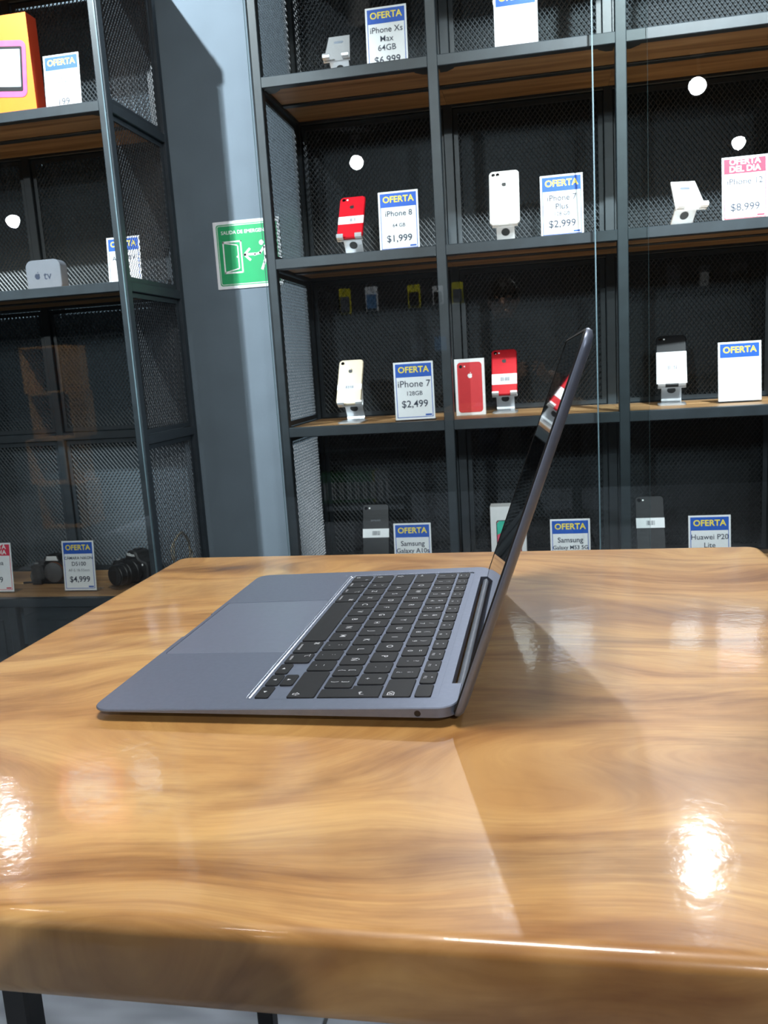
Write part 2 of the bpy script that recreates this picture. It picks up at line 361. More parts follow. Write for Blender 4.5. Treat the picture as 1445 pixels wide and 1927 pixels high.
# flat fill panel added on the ceiling to light the table softly
root = empty('added_ceiling_panel', (0.16, -0.25, CEIL)); tag(root, 'added square fill light panel on the ceiling above the table', 'added ceiling light')
MB().loft([[(x, y, 0) for x, y in rrect(-0.31, -0.31, 0.31, 0.31, 0.004, 1)], [(x, y, -0.02) for x, y in rrect(-0.31, -0.31, 0.31, 0.31, 0.004, 1)], [(x, y, -0.02) for x, y in rrect(-0.29, -0.29, 0.29, 0.29, 0.004, 1)], [(x, y, -0.014) for x, y in rrect(-0.29, -0.29, 0.29, 0.29, 0.004, 1)]], cap1=False).build('panel_frame', M_lamp_w, root, smooth=0)
MB().add([(-0.29, -0.29, -0.0145), (0.29, -0.29, -0.0145), (0.29, 0.29, -0.0145), (-0.29, 0.29, -0.0145)], [(3, 2, 1, 0)]).build('diffuser', emis('added_panel_diffuser', (1.0, 0.97, 0.92), 45.0), root, smooth=0)
# arm spotlights added above the cabinets, standing in for lamps mirrored in the glass
def added_arm_spot(x, zl, target, power, label):
    root = empty('added_arm_spotlight', (x, 1.475, 1.308)); tag(root, label, 'spotlight', 'added arm spotlights on the cabinets')
    lp = Vector((x, 1.415, zl)); d = (Vector(target)-lp).normalized(); q = d.to_track_quat('-Z', 'Y').to_matrix().to_4x4(); Mh = T(0, -0.06, zl-1.308) @ q
    MB().lathe([(0.015, 0.05), (0.022, 0.04), (0.024, 0.0), (0.022, -0.001), (0.022, 0.004)], 24, cap1=False).build('housing', M_lamp_w, root, M=Mh)
    MB().lathe([(0.0215, 0.003), (0.003, 0.002)], 24).build('lens', M_lampem, root, M=Mh)
    MB().tube([(0, 0.0, 0.0), (0, -0.04, 0.01), (0, -0.058, -0.02), (0, -0.06, zl-1.308+0.04)], 0.005, 8).build('arm', M_lamp_w, root)
    spot_light('lamp_light', lp+d*0.012, target, power, 40, 0.014, 0.6)
added_arm_spot(0.10, 1.085, (0.1, -0.05, 0.0), 26, 'small added spotlight on an arm above the middle of the right cabinet')
added_arm_spot(0.522, 1.06, (0.25, -0.1, 0.0), 14, 'small added spotlight on an arm above the right column of the right cabinet')
added_arm_spot(-1.38, 1.05, (-0.1, -0.2, 0.0), 4, 'small added spotlight on an arm above the left cabinet')

# ------------------------------------------------------------------ display cabinets
PW = 0.0245; YF = 1.5; YB = 1.832           # tube size, front face of front posts, front face of back posts
_mp = {}
def mesh_panel(wd, ht):
    """expanded metal, strands in two crossing families, in the xz plane centred on the origin"""
    key = (round(wd, 3), round(ht, 3))
    if key in _mp: return _mp[key]
    mb = MB(); cw, ch = 0.0125, 0.0165; sl = ch/cw
    for fam in (1, -1):
        k = -int((wd+ht/sl)/cw)-2
        while k*cw < wd+ht/sl+cw:
            c = k*cw; k += 1     # line x = c + fam*(z)/sl from z=-ht/2
            pts = []
            for zz in (-ht/2, ht/2): pts.append((c - wd/2 + (fam*(zz+ht/2)/sl), zz))
            (x0, z0), (x1, z1) = pts
            t0, t1 = 0.0, 1.0; dx = x1-x0
            for lim, sgn in ((-wd/2, 1), (wd/2, -1)):
                if abs(dx) > 1e-9:
                    t = (lim-x0)/dx
                    if dx*sgn > 0: t0 = max(t0, t)
                    else: t1 = min(t1, t)
            if t1-t0 < 1e-3: continue
            ax, az = x0+dx*t0, z0+(z1-z0)*t0; bx, bz = x0+dx*t1, z0+(z1-z0)*t1
            d = Vector((bx-ax, 0, bz-az)); ln = d.length; d.normalize(); nrm = Vector((-d.z, 0, d.x))
            hw = 0.0011; yo = 0.0004*fam; tw = 0.0014
            ring = [nrm*hw+Vector((0, yo-tw, 0)), nrm*hw+Vector((0, yo+0.0002, 0)), -nrm*hw+Vector((0, yo+tw, 0)), -nrm*hw+Vector((0, yo-0.0002, 0))]
            A = Vector((ax, 0, az)); B = Vector((bx, 0, bz))
            ns = max(1, int(ln/0.021)); mb.loft([[tuple(A+(B-A)*(i/ns)+r) for r in ring] for i in range(ns+1)])
    _mp[key] = mb.mesh('mesh_panel', M_meshm, 0)
    return _mp[key]
def tubebox(root, name, a, b, mat=None):
    d = [b[i]-a[i] for i in range(3)]; c = [(a[i]+b[i])/2 for i in range(3)]
    bv = 0.0016; ax = max(range(3), key=lambda i: d[i])
    o1, o2 = [i for i in range(3) if i != ax]
    poly = rrect(-d[o1]/2, -d[o2]/2, d[o1]/2, d[o2]/2, bv, 1)
    rings = []
    for s in (-1, 1):
        ring = []
        for p in poly:
            v = [0, 0, 0]; v[o1] = p[0]; v[o2] = p[1]; v[ax] = s*d[ax]/2; ring.append(tuple(v))
        rings.append(ring)
    return MB().loft(rings).build(name, mat or M_dark, root, M=T(*c))
def panel_frame(root, wd, ht, M):
    """flat-bar frame around a mesh panel"""
    mb = MB(); t = 0.012; y0, y1 = -0.003, 0.003
    mb.box((-wd/2, y0, -ht/2), (wd/2, y1, -ht/2+t)); mb.box((-wd/2, y0, ht/2-t), (wd/2, y1, ht/2))
    mb.box((-wd/2, y0, -ht/2+t), (-wd/2+t, y1, ht/2-t)); mb.box((wd/2-t, y0, -ht/2+t), (wd/2, y1, ht/2-t))
    f = mb.build('mesh_frame', M_dark, root, M=M, smooth=0)
    obj('mesh_panel', mesh_panel(wd-2*t, ht-2*t), f)
    return f
_pm = {}
def plank(root, x0, x1, y0, y1, z0, z1):
    key = tuple(round(v, 4) for v in (x1-x0, y1-y0, z1-z0))
    if key not in _pm:
        hx, hy, hz = key[0]/2, key[1]/2, key[2]/2
        _pm[key] = MB().prism(rrect(-hx, -hy, hx, hy, 0.001, 1), -hz, hz, bev=0.0008).mesh('shelf_plank', M_plank)
    return obj('shelf_plank', _pm[key], root, T((x0+x1)/2, (y0+y1)/2, (z0+z1)/2))
def pane(root, x0, x1, y, z0, z1, strip=0):
    """one sliding glass door: clear sheet, its four cut edges show green"""
    t = 0.005; mb = MB()
    V = [(x0,y,z0),(x1,y,z0),(x1,y+t,z0),(x0,y+t,z0),(x0,y,z1),(x1,y,z1),(x1,y+t,z1),(x0,y+t,z1)]
    mb.add(V, [(0,1,5,4), (2,3,7,6)], 0); mb.add(V, [(0,3,2,1),(4,5,6,7),(1,2,6,5),(3,0,4,7)], 1)
    g = mb.build('glass_door', [M_glass, M_gedge], root, smooth=0)
    if strip:
        a = (x0-0.0005, x0+0.0022) if strip < 0 else (x1-0.0022, x1+0.0005)
        MB().box((a[0], y-0.0012, z0), (a[1], y+t+0.0004, z1)).build('edge_strip', M_gstrip, g, smooth=0)
    return g
def cabinet(xs, tops, shelf_rows, label, ztop, side_left, side_right, backxs):
    """xs: centres of front posts; tops: rail tops; shelf_rows: rows that carry boards"""
    root = empty('display_cabinet', ((xs[0]+xs[-1])/2, (YF+YB)/2, FLOOR)); tag(root, label, 'cabinet', 'metal display cabinets')
    base = T(-(xs[0]+xs[-1])/2, -(YF+YB)/2, -FLOOR); h = PW/2
    inner = bpy.data.objects
    def place(o): o.matrix_basis = base @ o.matrix_basis; return o
    for x in xs: place(tubebox(root, 'front_post', (x-h, YF, FLOOR), (x+h, YF+PW, ztop)))
    for x in backxs: place(tubebox(root, 'back_post', (x-h, YB, FLOOR), (x+h, YB+PW, ztop)))
    for zt in list(tops)+[ztop]:
        sh = zt in shelf_rows or zt == ztop
        for i in range(len(xs)-1):
            if sh: place(tubebox(root, 'front_rail', (xs[i]+h, YF+0.0005, zt-0.025), (xs[i+1]-h, YF+PW-0.0005, zt)))
        for i in range(len(backxs)-1):
            place(tubebox(root, 'back_rail', (backxs[i]+h, YB+0.0005, zt-0.025), (backxs[i+1]-h, YB+PW-0.0005, zt)))
        for x in (xs[0], xs[-1]):
            place(tubebox(root, 'side_rail', (x-h+0.0005, YF+PW, zt-0.025), (x+h-0.0005, YB, zt)))
        if not sh: continue
        ym = (YF+PW+YB)/2
        for i in range(len(xs)-1):
            a = xs[i]+(h+0.0005 if i == 0 else 0.0004); b = xs[i+1]-(h+0.0005 if i == len(xs)-2 else 0.0004)
            for (y0, y1) in ((YF+PW+0.001, ym-0.012), (ym+0.012, YB-0.001)):
                place(plank(root, a, b, y0, y1, zt-0.017, zt-0.0005))
            place(tubebox(root, 'shelf_batten', (a, ym-0.0118, zt-0.021), (b, ym+0.0118, zt-0.006), M_dark))
            for (cx, s) in ((xs[i]+h, 1), (xs[i+1]-h, -1)):
                p = MB().prism([(0, 0), (0.034*s, 0), (0.034*s, 0.016), (0.016*s, 0.034), (0, 0.034)][::s], -0.0215, -0.0175).build('corner_plate', M_dark, root, M=T(cx, YF+PW, zt))
                place(p)
    zz = sorted(list(tops)+[ztop])
    for k in range(len(zz)-1):
        z0, z1 = zz[k], zz[k+1]-0.025
        for i in range(len(backxs)-1):
            a, b = backxs[i]+h, backxs[i+1]-h
            place(panel_frame(root, b-a-0.004, z1-z0-0.004, T((a+b)/2, YB+0.012, (z0+z1)/2)))
        for x, on in ((xs[0], side_left), (xs[-1], side_right)):
            if on: place(panel_frame(root, YB-YF-PW-0.004, z1-z0-0.004, T(x, (YF+PW+YB)/2, (z0+z1)/2) @ RZ(PI/2)))
    if len(xs) > 2: place(MB().box((xs[0]-h, YB+PW+0.008, FLOOR), (xs[-1]+h, YB+PW+0.014, ztop)).build('back_panel', M_back, root, smooth=0))
    # lower cupboard
    zl = min(tops)-0.025
    for i in range(len(backxs)-1):
        a, b = backxs[i]+0.014, backxs[i+1]-0.014
        mb = MB().box((a, YF+0.012, FLOOR+0.06), (b, YF+0.024, zl-0.004)); mb.box((a+0.04, YF+0.008, FLOOR+0.1), (b-0.04, YF+0.0125, zl-0.04))
        place(mb.build('cupboard_door', M_dark, root, smooth=0))
    place(MB().box((xs[0]+h, YF+0.03, FLOOR+0.01), (xs[-1]-h, YF+0.05, FLOOR+0.055)).build('plinth', M_blackmetal, root, smooth=0))
    return root, base
ZT = 1.310
RT = [0.888, 0.467, 0.049, -0.371]
cabR, bR = cabinet([-0.486, -0.062, 0.358, 0.780, 1.200], RT, RT, 'dark metal display cabinet on the right with phones on three columns of shelves', ZT, True, True, [-0.486, -0.062, 0.358, 0.780, 1.200])
LT = [0.884, 0.447, 0.046, -0.3975]
cabL, bL = cabinet([-1.760, -0.886], LT, [0.884, 0.447, -0.3975], 'dark metal display cabinet on the left holding cameras and an orange box', ZT, True, True, [-1.760, -1.322, -0.886])
# lower front post of the left cabinet
o = tubebox(cabL, 'front_post', (-1.350, YF, FLOOR), (-1.3255, YF+PW, -0.4226)); o.matrix_basis = bL @ o.matrix_basis
for (cab, b, x0, x1, y, st) in ((cabR, bR, -0.500, 0.4135, 1.490, 0), (cabR, bR, 0.294, 1.215, 1.480, -1), (cabL, bL, -1.775, -0.8735, 1.486, 1)):
    g = pane(cab, x0, x1, y, FLOOR+0.02, ZT-0.03, st); g.matrix_basis = b @ g.matrix_basis
for (cab, b, x0, x1) in ((cabR, bR, -0.500, 1.215), (cabL, bL, -1.775, -0.8735)):
    mb = MB(); mb.box((x0, 1.470, ZT-0.03), (x1, YF, ZT-0.002)); g = mb.build('door_track', M_dark, cab, smooth=0); g.matrix_basis = b @ g.matrix_basis
    mb = MB(); mb.box((x0, 1.470, FLOOR), (x1, YF, FLOOR+0.02)); g = mb.build('door_track', M_dark, cab, smooth=0); g.matrix_basis = b @ g.matrix_basis

# ------------------------------------------------------------------ emergency exit sign on the wall
def exit_sign():
    W_, H_ = 0.205, 0.194; root = empty('exit_sign', (-0.779+W_/2, 1.8995, 0.446), (0, 0, 0)); tag(root, 'green and white emergency exit sign on the grey wall between the cabinets', 'sign')
    MB().prism(rrect(-W_/2, 0, W_/2, H_, 0.001, 1), 0, 0.0025).build('board', M_paper, root, M=UPR, smooth=0)
    def flat(name, poly, z, mat, par=root): return MB().add([(x, y, z) for x, y in poly], [tuple(range(len(poly)))]).build(name, mat, par, M=UPR, smooth=0)
    flat('green_field', rrect(-W_/2+0.009, 0.009, W_/2-0.009, H_-0.009, 0.007, 4), 0.0028, M_green)
    o_ = rrect(-W_/2+0.012, 0.012, W_/2-0.012, H_-0.012, 0.006, 4); i_ = rrect(-W_/2+0.0135, 0.0135, W_/2-0.0135, H_-0.0135, 0.005, 4); n = len(o_)
    MB().add([(x, y, 0.0031) for x, y in o_]+[(x, y, 0.0031) for x, y in i_], [(k, (k+1) % n, n+(k+1) % n, n+k) for k in range(n)]).build('border_line', M_whiteink, root, M=UPR, smooth=0)
    me = fit_text('SALIDA DE EMERGENCIA', 0.0185, W_-0.048, M_whiteink, bold=0.008); obj('lettering', me, root, T(0.0, -0.0032, 0.161) @ UPR)
    # door pictogram
    def strip(mb, pts, w_):
        for a, b in zip(pts[:-1], pts[1:]):
            a = Vector(a); b = Vector(b); d = (b-a).normalized(); nn = Vector((-d.y, d.x))*w_/2; d = d*w_/2*0.9
            mb.add([(*(a-nn-d), 0.0032), (*(b-nn+d), 0.0032), (*(b+nn+d), 0.0032), (*(a+nn-d), 0.0032)], [(0, 1, 2, 3)])
    mb = MB(); x0, x1 = -0.075, -0.020; strip(mb, [(x0, 0.046), (x0, 0.135), (x1, 0.135), (x1, 0.046), (x0, 0.046)], 0.004)
    strip(mb, [(x0, 0.133), (x1-0.010, 0.124), (x1-0.010, 0.057), (x0, 0.048)], 0.003)
    c = [(x1-0.013+0.0028*math.cos(2*PI*k/12), 0.091+0.0028*math.sin(2*PI*k/12), 0.0032) for k in range(12)]; mb.add(c, [tuple(range(12))])
    mb.build('door_pictogram', M_whiteink, root, M=UPR, smooth=0)
    mb = MB(); strip(mb, [(0.021, 0.095), (-0.008, 0.095)], 0.0065); strip(mb, [(0.005, 0.110), (-0.011, 0.095), (0.005, 0.080)], 0.0065)
    mb.build('arrow', M_whiteink, root, M=UPR, smooth=0)
    X, K = 0.044, 1.25
    mb = MB(); c = [(X+0.0072*math.cos(2*PI*k/16), 0.126+0.0072*math.sin(2*PI*k/16), 0.0033) for k in range(16)]; mb.add(c, [tuple(range(16))])
    def lim(pts, w_): strip(mb, [(X+(px-0.006)*K, 0.092+(py-0.092)*K) for px, py in pts], w_*K)
    lim([(-0.012, 0.093), (0.001, 0.096), (0.011, 0.108)], 0.005)                    # leading arm
    lim([(0.016, 0.107), (0.018, 0.088)], 0.013)                                      # trunk
    lim([(0.023, 0.109), (0.032, 0.102), (0.036, 0.092)], 0.005)                     # trailing arm
    lim([(0.014, 0.087), (0.010, 0.073), (0.004, 0.060)], 0.006)                     # standing leg
    lim([(0.022, 0.088), (0.026, 0.075), (0.037, 0.071)], 0.006)                     # trailing leg
    mb.build('running_figure', M_whiteink, root, M=UPR, smooth=0)
exit_sign()

# ------------------------------------------------------------------ price cards
def card(x, y, z, lines, label, red=False, yaw=0.0, header=('OFERTA',), border=True):
    root = empty('price_card', (x, y, z), (0, 0, yaw)); tag(root, label, 'price card', 'price cards in the cabinets')
    W_, H_ = 0.100, 0.148; lean = RX(-math.radians(5)); ink = M_red if red else M_blue
    mb = MB(); mb.prism(rrect(-W_/2-0.002, 0.0, W_/2+0.002, H_+0.002, 0.002, 2), -0.0015, 0.0022, M=lean @ UPR)
    mb.prism(rrect(-W_/2-0.002, 0.0, W_/2+0.002, 0.038, 0.002, 2), 0.0, 0.002)
    mb.build('acrylic_holder', M_acryl, root, smooth=30)
    def fl(name, poly, d, mat): return MB().add([(px, py, d) for px, py in poly], [tuple(range(len(poly)))]).build(name, mat, root, M=lean @ UPR, smooth=0)
    mbp = MB().prism([(-W_/2, 0.004), (W_/2, 0.004), (W_/2, H_), (-W_/2, H_)], 0.0022, 0.0026).build('paper', M_paper, root, M=lean @ UPR, smooth=0)
    e = 0.0045
    fl('header_band', [(-W_/2+e, H_*0.745), (W_/2-e, H_*0.745), (W_/2-e, H_-e), (-W_/2+e, H_-e)], 0.0029, ink)
    if border:
        mb = MB(); b0 = 0.009; w_ = 0.0016
        for (a, b, c, d) in ((-W_/2+e, b0, W_/2-e, b0+w_), (-W_/2+e, b0, -W_/2+e+w_, H_*0.75), (W_/2-e-w_, b0, W_/2-e, H_*0.75)):
            mb.add([(a, b, 0.0029), (c, b, 0.0029), (c, d, 0.0029), (a, d, 0.0029)], [(0, 1, 2, 3)])
        mb.build('border_line', ink, root, M=lean @ UPR, smooth=0)
        MB().add([(W_/2-0.024, 0.0125, 0.0029), (W_/2-0.008, 0.0125, 0.0029), (W_/2-0.008, 0.0165, 0.0029), (W_/2-0.024, 0.0165, 0.0029)], [(0, 1, 2, 3)]).build('shop_mark', ink, root, M=lean @ UPR, smooth=0)
    if len(header) == 1:
        obj('header_text', fit_text(header[0], 0.0265, 0.078, M_yellow, bold=0.022), root, lean @ T(0, -0.0032, H_*0.865) @ UPR)
    else:
        for k, tx in enumerate(header):
            obj('header_text', fit_text(tx, 0.0185, 0.080, M_whiteink, bold=0.02), root, lean @ T(0, -0.0032, H_*(0.92-0.11*k)) @ UPR)
    for (tx, size, fz, mat, bold) in lines:
        obj('print_line', fit_text(tx, size, 0.088, mat, bold=bold), root, lean @ T(0, -0.0032, H_*fz) @ UPR)
    return root
I, G = M_ink, M_greyink
def L4(a, b, pr, c=None):
    out = [(a, 0.0195, 0.635, I, 0.006)]
    if c: out.append((c, 0.0195, 0.50, I, 0.006))
    out.append((b, 0.0125, 0.385 if c else 0.44, I, 0.004)); out.append((pr, 0.0235, 0.225, I, 0.012))
    return out
A_, B_, C_, D_ = RT
card(-0.176, 1.57, A_, [('iPhone Xs', 0.0195, 0.64, I, 0.006), ('Max', 0.0195, 0.50, I, 0.002), ('64GB', 0.0195, 0.36, I, 0.006), ('$6,999', 0.0235, 0.17, I, 0.010)], 'blue price card reading $6,999 on the top shelf beside the empty stand')
card(0.130, 1.57, A_, [], 'washed-out price card on the top shelf of the middle column', border=False)
card(-0.171, 1.57, B_, L4('iPhone 8', '64 GB', '$1,999'), 'blue price card reading $1,999 beside the red phone with a white label')
card(0.225, 1.57, B_, L4('iPhone 7', '128 GB', '$2,999', 'Plus'), 'blue price card reading $2,999 beside the white phone')
card(0.638, 1.57, B_, [('iPhone 12', 0.0195, 0.62, I, 0.004), ('128 GB', 0.011, 0.42, G, 0.0), ('$8,999', 0.0235, 0.23, I, 0.006)], 'red headed price card in the right column beside the white empty stand', red=True, header=('OFERTA', 'DEL DIA'))
card(-0.150, 1.535, C_, [('iPhone 7', 0.0235, 0.625, I, 0.004), ('128GB', 0.0150, 0.465, I, 0.004), ('$2,499', 0.0245, 0.285, I, 0.008)], 'blue price card reading $2,499 beside the gold phone', yaw=0.12)
card(0.645, 1.63, C_, [], 'overexposed price card right of the black phone with white lower two thirds', border=False)
card(-0.182, 1.57, D_, [('Samsung', 0.0185, 0.63, I, 0.012), ('Galaxy A10s', 0.0185, 0.50, I, 0.012), ('32GB', 0.0165, 0.33, I, 0.008)], 'blue price card on the bottom shelf beside the black wordmarked phone')
card(0.227, 1.57, D_, [('Samsung', 0.0185, 0.63, I, 0.012), ('Galaxy M53 5G', 0.0185, 0.50, I, 0.012), ('128GB', 0.0165, 0.33, I, 0.008)], 'blue price card on the bottom shelf right of the laptop lid and white phone box')
card(0.566, 1.57, D_, [('Huawei P20', 0.0185, 0.63, I, 0.004), ('Lite', 0.0185, 0.49, I, 0.004)], 'blue price card on the bottom shelf of the right column')
card(-1.028, 1.57, LT[0], [('502', 0.0185, 0.56, G, 0.004), ('199', 0.0235, 0.20, I, 0.004)], 'bright price card beside the orange tablet box', border=False)
card(-0.984, 1.715, LT[1], [('Apple TV', 0.0185, 0.60, I, 0.004), ('$', 0.0235, 0.20, I, 0.006)], 'blue price card half hidden behind the corner post of the left cabinet')
card(-1.418, 1.57, LT[3], [('Alpha', 0.0195, 0.60, I, 0.006), ('999', 0.0235, 0.26, I, 0.012)], 'red headed price card at the left edge beside the camera without lens', red=True, header=('OFERTA', 'DEL DIA'))
card(-1.158, 1.575, LT[3], [('C\u00c1MARA NIKON', 0.0165, 0.66, I, 0.010), ('D5100', 0.0165, 0.545, I, 0.010), ('AF-S 18-55mm', 0.011, 0.42, G, 0.0), ('$4,999', 0.0235, 0.24, I, 0.012)], 'blue price card reading $4,999 between the two cameras')

# ------------------------------------------------------------------ phones, stands, boxes
def apple_mark(size, mat, parent, M):
    """bitten fruit emblem, flat, about `size` tall"""
    s = size; P = []
    N_ = 44
    for k in range(N_):
        a = 2*PI*k/N_ + PI/2
        x = 0.42*math.cos(a); y = 0.42*math.sin(a)
        if y > 0: y *= 1.0 - 0.28*math.exp(-(x/0.12)**2)
        if y < 0: x *= 1+0.35*y; y *= 1.0-0.10*math.exp(-(x/0.09)**2)
        d = math.hypot(x-0.50, y-0.05)
        if d < 0.20: x, y = 0.50-(0.20)*(0.50-x)/d, 0.05+0.20*(y-0.05)/d
        P.append((x*s, y*s, 0))
    mb = MB()
    mb.add([(0, 0, 0)]+P, [(0, k+1, (k+1) % N_+1) for k in range(N_)])
    leaf = [(0.0, 0.40), (0.02, 0.50), (0.10, 0.60), (0.17, 0.62), (0.16, 0.53), (0.09, 0.43)]
    mb.add([(x*s, y*s, 0) for x, y in leaf], [tuple(range(6))])
    return mb.build('emblem', mat, parent, M=M, smooth=0)
def stand(x, y, z, label, mat=None, yaw=0.0, lean=34, wid=0.066):
    """bent aluminium phone stand: base, neck with cable hole, back plate, two hooks"""
    mat = mat or M_silver
    root = empty('phone_stand', (x, y, z), (0, 0, yaw)); tag(root, label, 'phone stand', 'phone stands')
    MB().prism(rrect(-wid/2, -0.005, wid/2, 0.078, 0.008, 4), 0.0, 0.004, bev=0.001).build('base', mat, root)
    # neck: bent strip rising from the rear of the base towards the plate
    prof = [(0.070, 0.0045), (0.0755, 0.0075), (0.0765, 0.013), (0.073, 0.020), (0.060, 0.036), (0.046, 0.052), (0.040, 0.060)]
    mb = MB(); hw = wid*0.36; t = 0.004; hole_c, hole_r = None, 0.011
    rings = []
    for i, (py, pz) in enumerate(prof):
        a = Vector(prof[max(i-1, 0)]); b = Vector(prof[min(i+1, len(prof)-1)]); d = (b-a).normalized(); nn = Vector((-d.y, d.x))*t
        rings.append([(-hw, py, pz), (hw, py, pz), (hw, py+nn.x*-1, pz+nn.y*-1), (-hw, py-nn.x, pz-nn.y)])
    mb.loft(rings); mb.build('neck', mat, root)
    d = (Vector(prof[5])-Vector(prof[3])).normalized(); ang = math.atan2(d.y, -d.x)
    Mh = T(0, 0.0597, 0.0355) @ RX(PI/2-(PI/2-ang)*1.0 - PI/2 + PI) 
    mb = MB().lathe([(0.0105, 0), (0.0105, 0.0006)], 20); hm = mb.build('cable_hole', M_black, root)
    nrm = Vector((0, -d.y, d.x)); nrm = Vector((0, -abs(d.y), -abs(d.x))).normalized()
    q = nrm.to_track_quat('Z', 'Y').to_matrix().to_4x4(); hm.matrix_basis = T(0, 0.0600+nrm.y*0.0006, 0.0360+nrm.z*0.0006) @ q
    # plate, leaning back; local frame: plate bottom at origin, +z up the plate, facing -y
    a = math.radians(lean); Mp = T(0, 0.020, 0.044) @ RX(-a)
    po = [(-wid*0.50, 0.0), (wid*0.50, 0.0), (wid*0.40, 0.086), (-wid*0.40, 0.086)]
    pl = MB().prism([(px, py) for px, py in po], -0.004, 0.0, M=UPR, bev=0.0).build('back_plate', mat, root, M=Mp)
    MB().prism(rrect(-0.012, 0.060, 0.012, 0.068, 0.0038, 4), 0.0, 0.0004, M=UPR).build('slot', M_hinge, root, M=Mp)
    for s in (-1, 1):
        pts = [(0, 0.0, 0.002), (0, -0.006, -0.003), (0, -0.013, -0.0035), (0, -0.0165, 0.0005), (0, -0.0165, 0.006)]
        mb = MB(); cx = s*wid*0.36; hw2 = wid*0.13
        mb.loft([[(cx-hw2, p[1]-0.0013, p[2]), (cx+hw2, p[1]-0.0013, p[2]), (cx+hw2, p[1]+0.0013, p[2]+0.001), (cx-hw2, p[1]+0.0013, p[2]+0.001)] for p in pts])
        mb.build('hook', mat, root, M=Mp)
    return root, Mp
def phone(x, y, z, label, back, wd=0.067, ht=0.138, lean=34, yaw=0.0, logo=M_black, label_z=None, cam='single', rim=None, big_label=False, word=None, upright=False):
    """phone seen from the back, resting in a stand's hooks (or upright against a prop)"""
    root = empty('phone', (x, y, z), (0, 0, yaw)); tag(root, label, 'phone', 'phones on display')
    a = math.radians(lean)
    M0 = (T(0, 0.020, 0.044) @ RX(-a) @ T(0, -0.0006, 0.001)) if not upright else RX(-a)
    th = 0.0073
    poly = rrect(-wd/2, 0, wd/2, ht, 0.0105, 6)
    ins = inset(poly, 0.0018)
    mb = MB(); mb.loft([[(px, py, 0.0) for px, py in ins], [(px, py, 0.0018) for px, py in poly], [(px, py, th-0.0018) for px, py in poly], [(px, py, th) for px, py in ins]])
    body = mb.build('body', rim or back, root, M=M0 @ UPR)
    MB().prism(inset(ins, 0.0006), th, th+0.0003).build('back_panel', back, root, M=M0 @ UPR)
    F = th+0.0004
    lens = [(-wd/2+0.0105, ht-0.0115)] if cam == 'single' else [(-wd/2+0.0105, ht-0.0115), (-wd/2+0.0215, ht-0.0115)]
    if cam == 'dual': MB().prism(rrect(-wd/2+0.005, ht-0.017, -wd/2+0.027, ht-0.006, 0.0054, 5), th, th+0.0012, bev=0.0004).build('camera_bump', rim or back, root, M=M0 @ UPR)
    for lx, ly in lens: MB().lathe([(0.0045, 0), (0.0045, 0.0012), (0.0036, 0.0016)], 18).build('camera_lens', M_screen, root, M=M0 @ UPR @ T(lx, ly, th))
    MB().lathe([(0.0022, 0), (0.0022, 0.0004)], 12).build('flash', M_whiteink, root, M=M0 @ UPR @ T(lens[-1][0]+0.0095, lens[-1][1], th+0.0002))
    if logo is not None: apple_mark(0.0145, logo, root, M0 @ UPR @ T(0, ht*0.735, F+0.0001))
    if word: obj('wordmark', text_mesh(word, 0.006, M_greyink), root, M0 @ UPR @ T(0, ht*0.70, F+0.0001))
    if label_z is not None:
        z0, z1 = label_z
        lb = MB().prism([(-wd*0.49, z0), (wd*0.49, z0), (wd*0.49, z1), (-wd*0.49, z1)], F, F+0.0002).build('label_sticker', M_paper, root, M=M0 @ UPR, smooth=0)
        mb = MB(); xx = -0.010; zc = (z0+z1)/2; hh = min(0.006, (z1-z0)*0.28)
        rnd = random.Random(int(z0*1e4)+int(x*100))
        while xx < 0.012:
            bw = rnd.choice((0.0006, 0.0011, 0.0016)); mb.add([(xx, zc-hh, F+0.0004), (xx+bw, zc-hh, F+0.0004), (xx+bw, zc+hh, F+0.0004), (xx, zc+hh, F+0.0004)], [(0, 1, 2, 3)]); xx += bw+rnd.choice((0.0007, 0.0012))
        mb.build('barcode', M_ink, lb, M=Matrix.Identity(4), smooth=0)
    return root
M_pred = simple('red_aluminium', srgb(196, 20, 36), 0.30, 0.25, 0.03, 60)
M_pgold = simple('gold_aluminium', srgb(214, 200, 176), 0.28, 0.6, 0.03, 60)
M_pwhite = simple('silver_back', srgb(232, 232, 230), 0.30, 0.1, 0.02, 60)
M_pblack = simple('black_glass_back', (0.006, 0.007, 0.009), 0.35, 0.0, 0.1, 60, spec=0.2)
# top shelf, left column: empty stand
stand(-0.304, 1.565, A_, 'empty silver phone stand on the top shelf beside the $6,999 card')
# second shelf
stand(-0.302, 1.575, B_, 'silver phone stand holding the red phone with a white label', lean=35)
phone(-0.302, 1.575, B_, 'red phone with a white barcode label on the second shelf', M_pred, label_z=(0.045, 0.070), lean=35)
stand(0.088, 1.58, B_, 'white phone stand holding the white phone', M_whitepl, lean=24, wid=0.062)
phone(0.088, 1.58, B_, 'white phone with a dark emblem and twin lenses in a white stand', M_pwhite, wd=0.0735, ht=0.150, cam='dual', lean=24)
stand(0.529, 1.575, B_, 'empty white phone stand beside the red headed card in the right column', M_whitepl, yaw=0.25, wid=0.074)
